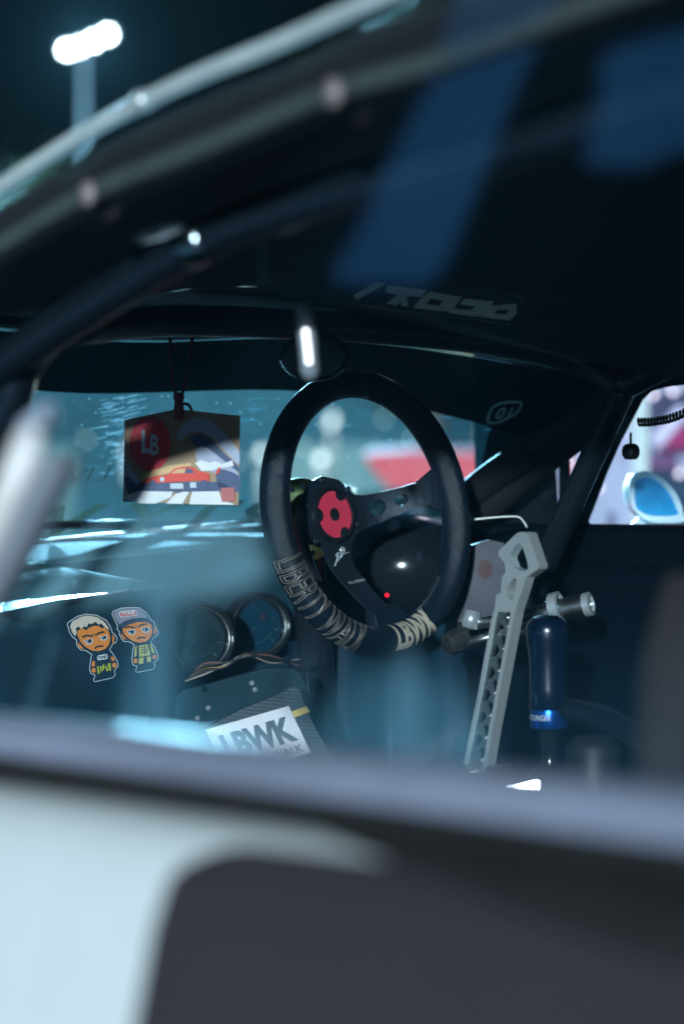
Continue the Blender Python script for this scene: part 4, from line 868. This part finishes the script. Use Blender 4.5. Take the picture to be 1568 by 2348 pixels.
stick(s1, 'sticker_badge', 'white', [[(540, 875), (560, 858), (650, 842), (672, 850), (676, 892), (660, 905), (565, 922), (545, 915)]], 3)
m = MB(); putText(m, 'TONE', onP(4), (550, 912), (112, -20), (-3, -38), bold=0.04); part(m, 'sticker_lettering', SM['dark'], s1)
stick(s1, 'sticker_belt', 'lime', [[(540, 1000), (560, 995), (572, 1090), (548, 1096)], [(578, 1000), (600, 990), (590, 1060), (580, 1085)], [(612, 985), (622, 962), (640, 1030), (622, 1035), (605, 1075), (600, 1040)], [(640, 975), (665, 1000), (690, 1050), (660, 1065), (652, 1020)], [(672, 965), (712, 958), (718, 1050), (700, 1058)]], 3)
o2_ = [(725, 330), (745, 290), (850, 252), (980, 243), (1080, 250), (1170, 310), (1225, 400), (1275, 440), (1280, 475), (1325, 560), (1318, 600), (1270, 628), (1228, 690), (1290, 770), (1325, 870), (1318, 920), (1270, 950), (1282, 985), (1270, 1035), (1060, 1080), (1025, 1065), (1045, 995), (1000, 990), (978, 930), (990, 800), (1008, 725), (940, 685), (890, 690), (845, 650), (820, 590), (818, 555), (790, 530), (798, 490)]
s2 = stick(None, 'driver_sticker', 'white', [o2_], 0); s2['label'] = 'die-cut sticker of a frowning cartoon driver in a grey cap on the dash'
stick(s2, 'sticker_backing', 'dark', [inset(o2_, 9)], 1)
stick(s2, 'sticker_cap', 'cap', [[(745, 335), (765, 300), (860, 265), (980, 258), (1070, 265), (1150, 318), (1190, 388), (1100, 380), (980, 392), (890, 425), (820, 468)]], 2)
stick(s2, 'sticker_cap_peak', 'capd', [[(815, 478), (890, 432), (990, 398), (1110, 388), (1195, 398), (1235, 450), (1150, 425), (1050, 430), (930, 465), (860, 515)]], 2)
stick(s2, 'sticker_face', 'skin', [[(860, 525), (935, 470), (1050, 435), (1150, 432), (1230, 458), (1245, 560), (1215, 640), (1160, 685), (1080, 698), (1000, 680), (940, 640), (885, 590)], [(1262, 480), (1295, 540), (1290, 585), (1268, 598)], [(848, 570), (880, 620), (918, 660), (870, 650), (850, 610)], circ((1030, 930), 26, 32), circ((1272, 880), 24, 32)], 2)
stick(s2, 'sticker_eyes', 'white', [[(915, 545), (1020, 525), (1028, 570), (1000, 600), (950, 595)], [(1095, 510), (1205, 495), (1208, 540), (1175, 572), (1130, 565)]], 3)
stick(s2, 'sticker_features', 'dark', [[(925, 550), (1008, 534), (1012, 568), (990, 588), (955, 582)], [(1107, 516), (1190, 503), (1194, 535), (1168, 558), (1135, 552)], strip([(900, 508), (935, 495), (970, 496), (1012, 510)], 20), strip([(1075, 490), (1105, 468), (1140, 458), (1172, 462)], 20), strip([(1050, 655), (1075, 635), (1110, 628), (1158, 635)], 18), strip([(1022, 480), (1030, 515)], 8), strip([(1045, 478), (1065, 505)], 8)], 4)
stick(s2, 'sticker_glint', 'white', [circ((960, 568), 9), circ((1145, 532), 9)], 5)
stick(s2, 'sticker_badge', 'white', [[(818, 325), (835, 302), (1010, 282), (1035, 290), (1055, 325), (1040, 350), (860, 378), (840, 370)]], 3)
stick(s2, 'sticker_badge_fill', 'red', [[(828, 327), (842, 310), (1008, 291), (1030, 298), (1044, 324), (1034, 341), (864, 367), (848, 360)]], 4)
m = MB(); putText(m, 'TONE', onP(5), (855, 358), (172, -24), (-6, -46), bold=0.04); part(m, 'sticker_lettering', SM['white'], s2)
stick(s2, 'sticker_vest', 'yellow', [[(1012, 880), (1025, 745), (1045, 735), (1042, 870)], [(1070, 735), (1185, 720), (1225, 855), (1078, 880)], [(1212, 712), (1235, 720), (1280, 825), (1240, 832)], [(1072, 895), (1135, 885), (1130, 960), (1072, 975)], [(1168, 880), (1226, 868), (1228, 935), (1180, 950)]], 3)
stick(s2, 'sticker_vest_marks', 'dark', [strip([(1085, 760), (1180, 748)], 9), strip([(1095, 795), (1190, 780)], 12), strip([(1100, 825), (1185, 812)], 12), strip([(1140, 740), (1155, 850)], 8)], 4)

# ================================================================== HANGING CHARM
dE = 2.46; EC = D(415, 1050, dE); er = (rt + fw * 0.12).normalized(); en = er.cross(UP).normalized()
if en.dot(fw) > 0: en = -en
se = dE / FPX
CH = empty('hanging_charm', D(408, 938, dE)); tag(CH, 'pentagonal wooden charm board with a printed red car hanging by a dark cord', 'charm')
ic = Matrix.Translation(-Vector(CH.location))
def onE(off): return lambda p: EC + er * ((p[0] - 415) * se) + UP * ((1050 - p[1]) * se) + en * off - Vector(CH.location)
def epart(mb, name, m_, par=None, **k): 
    o = mb.build(name, m_, par or CH, **k); return o
z5 = lambda p: ((400 + p[0] * .3508) * .6272, (1450 + p[1] * .3508) * .6272)
Bd = [z5(p) for p in ((160, 243), (700, 128), (1365, 195), (1345, 1130), (145, 1095))]
m = MB(); plate(m, Bd, [], onE(0), onE(-.006)); epart(m, 'board', mat('board_tan', (0.42, 0.27, 0.16), .6, var=.2))
EM = {n: mat('charm_' + n, c, .5, var=.15, scale=60) for n, c in dict(red=(.80, .03, .06), car=(.80, .05, .03), grey=(.42, .44, .56), navy=(.05, .08, .18), white=(.82, .80, .82), tan=(.75, .45, .2), pale=(.62, .66, .72), brick=(.5, .12, .12)).items()}
def ch(name, mk, polys, off, sm=0):
    m = MB()
    for pl in polys: P_ = [z5(p) for p in pl]; sheet(m, smooth2(P_, sm) if sm else P_, [], onE(off))
    return epart(m, name, EM[mk])
ch('print_wash', 'grey', [[(690, 430), (760, 300), (880, 215), (1010, 230), (1130, 310), (1240, 440), (1345, 560), (1342, 700), (1200, 560), (1060, 420), (930, 360), (830, 380), (760, 450)], [(900, 560), (1000, 520), (1150, 620), (1342, 800), (1340, 950), (1100, 800), (930, 690)], [(165, 660), (240, 760), (320, 900), (340, 985), (160, 1085)]], .0004, 4)
ch('print_shade', 'navy', [[(840, 430), (930, 380), (1040, 430), (1180, 570), (1340, 720), (1340, 780), (1160, 640), (1010, 530), (900, 520)], [(1120, 760), (1345, 820), (1342, 990), (1150, 960)], [(340, 880), (600, 895), (1150, 890), (1160, 985), (350, 985)], [(165, 820), (270, 900), (330, 970), (200, 1010)]], .0008, 3)
ch('red_disc', 'red', [circ((425, 490), 215, 285, 48)], .0012)
ch('print_foam', 'white', [[(260, 1000), (350, 985), (660, 990), (640, 1050), (480, 1115), (300, 1112), (160, 1060), (165, 1040)], [(590, 1115), (680, 1020), (760, 992), (830, 992), (760, 1118)], [(830, 1120), (860, 990), (1140, 985), (1170, 1080), (1300, 1120), (1290, 1128)], [(890, 690), (960, 660), (1040, 690), (1100, 670), (1180, 700), (1280, 660), (1295, 720), (1180, 740), (1060, 770), (960, 775)]], .0012)
ch('print_glow', 'tan', [[(325, 870), (370, 800), (480, 760), (640, 715), (840, 690), (860, 720), (720, 740), (620, 800), (440, 835), (340, 885)]], .0016)
cr = ch('printed_car', 'car', [[(342, 905), (345, 880), (430, 838), (600, 815), (680, 750), (760, 730), (870, 735), (930, 775), (1040, 800), (1040, 880), (900, 875), (600, 895)], [(1100, 810), (1130, 740), (1160, 732), (1140, 800)]], .0022)
ch('printed_window', 'tan', [[(640, 800), (700, 758), (790, 745), (780, 798)]], .0026); ch('printed_window', 'navy', [[(795, 745), (850, 755), (885, 795), (790, 800)]], .0026)
ch('printed_panel', 'pale', [[(630, 905), (765, 903), (772, 960), (632, 960)], [(838, 895), (900, 893), (905, 950), (838, 950)], circ((548, 862), 24, 24, 16)], .0028)
ch('printed_wheel', 'navy', [circ((450, 920), 42, 48, 20), circ((985, 915), 42, 48, 20)], .0026); ch('printed_stamp', 'brick', [[(1160, 950), (1300, 945), (1310, 1090), (1170, 1095)]], .0024)
m = MB()
putText(m, 'L', onE(.0018), z5((340, 600)), Vector(z5((430, 600))) - Vector(z5((340, 600))), Vector(z5((395, 350))) - Vector(z5((340, 600))) * 1.0, bold=0.015, shear=0.15) if False else None
for body, x0, x1, y0, y1 in (('L', 335, 440, 590, 350), ('B', 425, 515, 610, 395)):
    a, b, c = Vector(z5((x0, y0))), Vector(z5((x1, y0))), Vector(z5((x0, y1))); putText(m, body, onE(.0018 if body == 'L' else .0021), a, b - a, c - a, bold=0.03)
epart(m, 'disc_lettering', EM['pale'])
m = MB(); l = Vector(CH.location); kn = D(410, 935, dE - .004) - l
m.tube(smoothline([D(390, 770, 2.5) - l, D(393, 850, 2.47) - l, D(405, 915, dE - .005) - l], 5), .0018, 8); m.tube(smoothline([D(442, 768, 2.5) - l, D(430, 850, 2.47) - l, D(415, 915, dE - .005) - l], 5), .0018, 8)
m.lathe([(0, -.014), (.004, -.012), (.0055, -.002), (.0045, .006), (.006, .012), (.003, .016), (0, .016)], Matrix.Translation(kn), 14)
m.tube(smoothline([D(416, 925, dE - .006) - l, D(432, 928, dE - .006) - l, D(440, 942, dE - .006) - l], 4), .0016, 8)
epart(m, 'cord', mat('cord_maroon', (0.22, 0.02, 0.035), .8), smooth=True)

# ================================================================== OUTSIDE
# red winged car parked ahead
RC = empty('parked_car', (0, 0, 0)); dR = 9.0; RC.location = (D(1000, 1174, dR).x, D(1000, 1174, dR).y, 0)
tag(RC, 'blurred bright red car with a tall rear wing beyond the windscreen', 'car')
RC.rotation_euler = (0, 0, -PSI); zc = lambda py: 1.0 + (1174 - py) / FPX * dR; xc = lambda px: (px - 1000) / FPX * dR
redm = mat('red_car_paint', (0.80, 0.010, 0.006), .5, coat=.1, var=.1)
m = MB(); plate(m, [(xc(832), zc(1042)), (xc(930), zc(1036)), (xc(1060), zc(1040)), (xc(1250), zc(1044)), (xc(1300), zc(1060)), (xc(1280), zc(1100)), (xc(1010), zc(1118)), (xc(895), zc(1122)), (xc(862), zc(1085))], [], lambda p: Vector((p[0], 0, p[1])), lambda p: Vector((p[0] + .03, .25, p[1] + .03))); m.build('rear_wing', redm, RC)
for x in (xc(960), xc(1200)):
    m = MB(); m.box((x, .1, .92), .03, .10, .40); m.build('wing_strut', M['black'], RC)
def hull(secs):
    m = MB(); vs = []; fs = []; k = 12
    for (y, w_, zb, zt) in secs:
        for j in range(k):
            a = math.pi * 2 * j / k; c_, s_ = math.cos(a), math.sin(a); vs.append((w_ * math.copysign(abs(c_) ** .45, c_), y, (zb + zt) / 2 + (zt - zb) / 2 * math.copysign(abs(s_) ** .55, s_)))
    for i in range(len(secs) - 1):
        for j in range(k): fs.append((i * k + j, i * k + (j + 1) % k, (i + 1) * k + (j + 1) % k, (i + 1) * k + j))
    fs.append(tuple(range(k))); fs.append(tuple((len(secs) - 1) * k + j for j in range(k))); return m.add(vs, fs)
hull([(-.1, .80, .28, .74), (.2, .88, .18, .80), (1.0, .90, .15, .80), (2.6, .90, .15, .76), (3.6, .86, .16, .68), (4.1, .70, .25, .55)]).build('body', redm, RC, smooth=True)
hull([(.5, .60, .75, .82), (1.1, .56, .75, 1.08), (1.8, .56, .74, 1.10), (2.7, .62, .72, .78)]).build('cabin', M['blackgloss'], RC, smooth=True)
for x in (-.82, .82):
    for y in (.75, 3.2):
        m = MB(); m.lathe([(.0, -.12), (.2, -.12), (.31, -.10), (.33, 0), (.31, .10), (.2, .12), (0, .10)], Matrix.Translation((x, y, .33)) @ Matrix.Rotation(rad(90), 4, 'Y'), 24); m.build('wheel', M['rubber'], RC, smooth=True)
# lamp posts with globes far ahead
lampm = emit('globe_glow', (0.85, 1.0, 1.0), 3.2)
for px, py, d, lab in ((760, 966, 30, 'high lamp post glowing through the steering wheel'), (735, 1053, 24, 'low globe lamp seen through the steering wheel'), (600, 1040, 26, 'globe lamp just left of the steering wheel rim'), (920, 1298, 3.05, None)):
    if lab is None: continue
    p = D(px, py, d); t = empty('lamp_post', (p.x, p.y, 0)); tag(t, lab, 'lamp post', 'lamp posts far ahead of the car')
    m = MB(); m.tube([(0, 0, 0), (0, 0, p.z - .1)], [.05, .03], 10); m.build('pole', M['rubber'], t, smooth=True)
    m = MB(); m.lathe([(0, -.06), (.035, -.042), (.045, 0), (.035, .042), (0, .06)], Matrix.Translation((0, 0, p.z)) @ (Matrix.Rotation(rad(25), 4, 'Y') @ Matrix.Scale(1.7 if px == 760 else 1, 4, (0, 0, 1))), 16); m.build('globe', lampm, t, smooth=True)
    gl2 = bpy.data.lights.new('globe_light', 'POINT'); gl2.energy = 500; gl2.color = (.8, 1.0, .95); gl2.shadow_soft_size = .1
    go = bpy.data.objects.new('globe_light', gl2); col.objects.link(go); go.parent = t; go.location = (0, 0, p.z + .25)
# trees behind
leafm = mat('leaves', (0.07, 0.11, 0.06), .6, var=.5, scale=2); barkm = mat('bark', (0.10, 0.08, 0.06), .9)
def tree(px, d, h, r, lab, seed):
    rnd = random.Random(seed); p = D(px, 1174, d); t = empty('tree', (p.x, p.y, 0)); tag(t, lab, 'tree', 'trees along the far edge of the lot')
    m = MB(); m.tube([(0, 0, 0), (.1, 0, h * .3), (0, .1, h * .55), (.1, .1, h * .85)], [.22, .17, .12, .03], 10)
    for k in range(7):
        a = rnd.uniform(0, 6.28); z0 = h * rnd.uniform(.3, .6); m.tube([(0, 0, z0), (math.cos(a) * r * .5, math.sin(a) * r * .5, z0 + h * .15), (math.cos(a) * r * .85, math.sin(a) * r * .85, z0 + h * .25)], [.09, .05, .02], 6)
    m.build('trunk', barkm, t, smooth=True)
    vs = []; fs = []
    for c in range(46):
        a = rnd.uniform(0, 6.28); rr_ = r * math.sqrt(rnd.random()); z0 = h * (.38 + .6 * rnd.random()); rr_ *= math.sin(math.pi * min(1, max(.12, (z0 / h - .3) / .75))); cc = Vector((rr_ * math.cos(a), rr_ * math.sin(a), z0))
        for l_ in range(150):
            q = cc + Vector((rnd.gauss(0, .32), rnd.gauss(0, .32), rnd.gauss(0, .26))); u = Vector((rnd.uniform(-1, 1), rnd.uniform(-1, 1), rnd.uniform(-1, 1))).normalized(); v = u.orthogonal().normalized(); s = rnd.uniform(.05, .10)
            k = len(vs); vs += [q - u * s, q + v * s * .5, q + u * s, q - v * s * .5]; fs.append((k, k + 1, k + 2, k + 3))
    m = MB(); m.add(vs, fs); m.build('crown', leafm, t)
tree(1120, 26, 6.5, 2.2, 'pale lit tree right of the steering wheel through the windscreen', 3)
tree(980, 34, 7.5, 2.6, 'leafy tree behind the red wing beyond the windscreen', 5)
tree(460, 38, 6.0, 2.4, 'leafy tree behind the hanging charm beyond the windscreen', 8)
tree(120, 40, 6.5, 2.6, 'leafy tree at the left end of the windscreen view', 12)
# long low teal warehouse at the far edge of the lot
dW = 36.0; wp = D(560, 1174, dW); WH = empty('warehouse', (wp.x, wp.y, 0)); WH.rotation_euler = (0, 0, -PSI)
tag(WH, 'long low teal corrugated warehouse across the lot, seen through the windscreen', 'building')
wallm = mat('teal_cladding', (0.022, 0.120, 0.165), .7, var=.6, scale=.8)
m = MB(); n = 220; xs = [-6.5 + 13 * i / n for i in range(n + 1)]; m.add([(x, -.05 * (i % 4 in (1, 2)), z) for i, x in enumerate(xs) for z in (0, 4.2)], [(2 * i, 2 * i + 1, 2 * i + 3, 2 * i + 2) for i in range(n)]); m.box((0, 3.0, 2.1), 13, 5.9, 4.2); m.build('wall', wallm, WH)
m = MB(); m.box((0, 2.9, 4.3), 13.4, 6.5, .2); m.build('roof', M['galv'], WH)
for x in (-3.4, 1.2):
    m = MB(); m.box((x, -.12, 1.0), 1.8, .08, 2.0); o = m.build('roller_door', mat('door_pale', (.09, .24, .26), .5, var=.5, scale=2), WH)
for x in (-5.2, -1.4, 2.9, 4.4):
    m = MB(); m.box((x, -.12, 1.75), .7, .06, .5); o = m.build('window', M['blackgloss'], WH)
    m = MB(); m.box((x, -.16, 1.75), .58, .02, .38); m.build('pane', emit('dim_pane', (.5, .8, .75), .35), o)
for px, py in ((470, 1012), (548, 1058), (690, 1022), (880, 962), (945, 1008), (300, 1100), (200, 1010), (1010, 985)):  # added points of light for blurred dots through the windscreen
    x = (px - 560) / FPX * dW; z = 1 + (1174 - py) / FPX * dW; m = MB(); m.lathe([(0, -.035), (.03, -.02), (.035, 0), (.03, .02), (0, .035)], Matrix.Translation((x, -.22, z)), 12); lo_ = m.build('added_wall_lamp', emit('added_lamp_glow', (.75, 1.0, .95), 2.2), WH, smooth=True)
    m = MB(); m.box((x, -.14, z + .03), .03, .14, .03); m.build('added_lamp_bracket', M['galv'], WH)
# booth beyond the far window
dB_ = 6.0; bp_ = D(1480, 1174, dB_); BT = empty('event_booth', (bp_.x, bp_.y, 0)); BT.rotation_euler = (0, 0, -PSI - rad(6))
tag(BT, 'lit white booth with pink and violet signs beyond the far window', 'booth')
xb = lambda px: (px - 1480) / FPX * dB_; zb_ = lambda py: 1.0 + (1174 - py) / FPX * dB_
boothw = mat('booth_white', (0.46, 0.45, 0.60), .7, var=.1, scale=3)
m = MB(); m.box((.62, .55, 1.2), 1.76, .04, 2.4); m.build('back_wall', boothw, BT)
m = MB(); m.box((.62, -.2, 2.55), 1.9, 1.8, .06); m.build('canopy', boothw, BT)
for x in (-.26, xb(1468), 1.55):
    m = MB(); m.box((x, .05, 1.26), .04, .04, 2.52); m.build('post', mat('post_pale', (.62, .70, .68), .5), BT)
def sign(name, px0, px1, py0, py1, c, s, y=.40, lab=None):
    m = MB(); m.box(((xb(px0) + xb(px1)) / 2, y, (zb_(py0) + zb_(py1)) / 2), xb(px1) - xb(px0), .03, zb_(py0) - zb_(py1)); o = m.build(name, emit('glow_' + name + str(px0), c, s), BT)
    if lab: o['label'] = lab
sign('backlit_sign', 1478, 1640, 880, 945, (.22, .24, .50), .35, lab='dim violet backlit sign')
sign('backlit_sign', 1515, 1640, 965, 1018, (.75, .10, .40), .55, lab='pink backlit sign')
sign('backlit_sign', 1482, 1565, 1035, 1066, (.42, .22, .55), .5, lab='mauve backlit sign')
sign('backlit_sign', 1310, 1326, 1045, 1100, (.85, .12, .12), .6, lab='red backlit sign')
sign('backlit_sign', 1470, 1640, 1080, 1230, (.10, .22, .42), .35, lab='blue backlit sign')
m = MB(); m.tube([Vector((xb(1505), .2, zb_(1010))), Vector((xb(1575), .2, zb_(930)))], .018, 10); m.build('light_tube', emit('tube_glow', (.62, .68, 1.0), 1.3), BT)
m = MB(); m.box(((xb(1345) + xb(1395)) / 2, .1, zb_(1130) / 2), xb(1395) - xb(1345), .1, zb_(1130)); m.build('counter', boothw, BT)
for px, py in ((1500, 902), (1545, 894), (1420, 992), (1372, 1118), (1340, 1078), (1300, 1060), (1560, 1085)):  # added glowing bulbs for blurred dots in the far window
    m = MB(); m.lathe([(0, -.008), (.007, -.004), (.008, 0), (.006, .006), (0, .009)], Matrix.Translation((xb(px), .1, zb_(py))), 10); m.build('added_bulb', emit('added_bulb_glow', (1.0, .85, 1.0), 3.0), BT, smooth=True)
lt = bpy.data.lights.new('booth_fill', 'POINT'); lt.energy = 7; lt.color = (1.0, .82, .95); lt.shadow_soft_size = .12  # added fill light out of view, for far mirror and booth
lo = bpy.data.objects.new('booth_fill', lt); col.objects.link(lo); lo.parent = BT; lo.location = (-.2, -.6, 2.3)
m = MB(); m.lathe([(.13, -.03), (.12, .02), (.04, .04), (0, .05)], Matrix.Translation((-.2, -.6, 2.45)), 20); m.build('fill_shade', M['galv'], BT, smooth=True)  # unseen shade added above the fill light

# ================================================================== NIGHT AIR round the whole lot
hz = MB(); hz.box((0, 5, 10), 180, 180, 22); ho = hz.build('haze', [])
hm = bpy.data.materials.new('haze_air'); hm.use_nodes = True; hm.node_tree.nodes.clear(); o_ = hm.node_tree.nodes.new('ShaderNodeOutputMaterial'); v_ = hm.node_tree.nodes.new('ShaderNodeVolumePrincipled')
v_.inputs['Color'].default_value = (.55, .85, 1, 1); v_.inputs['Density'].default_value = .000011; v_.inputs['Anisotropy'].default_value = .2
hm.node_tree.links.new(v_.outputs[0], o_.inputs['Volume']); ho.data.materials.append(hm); tag(ho, kind='stuff')
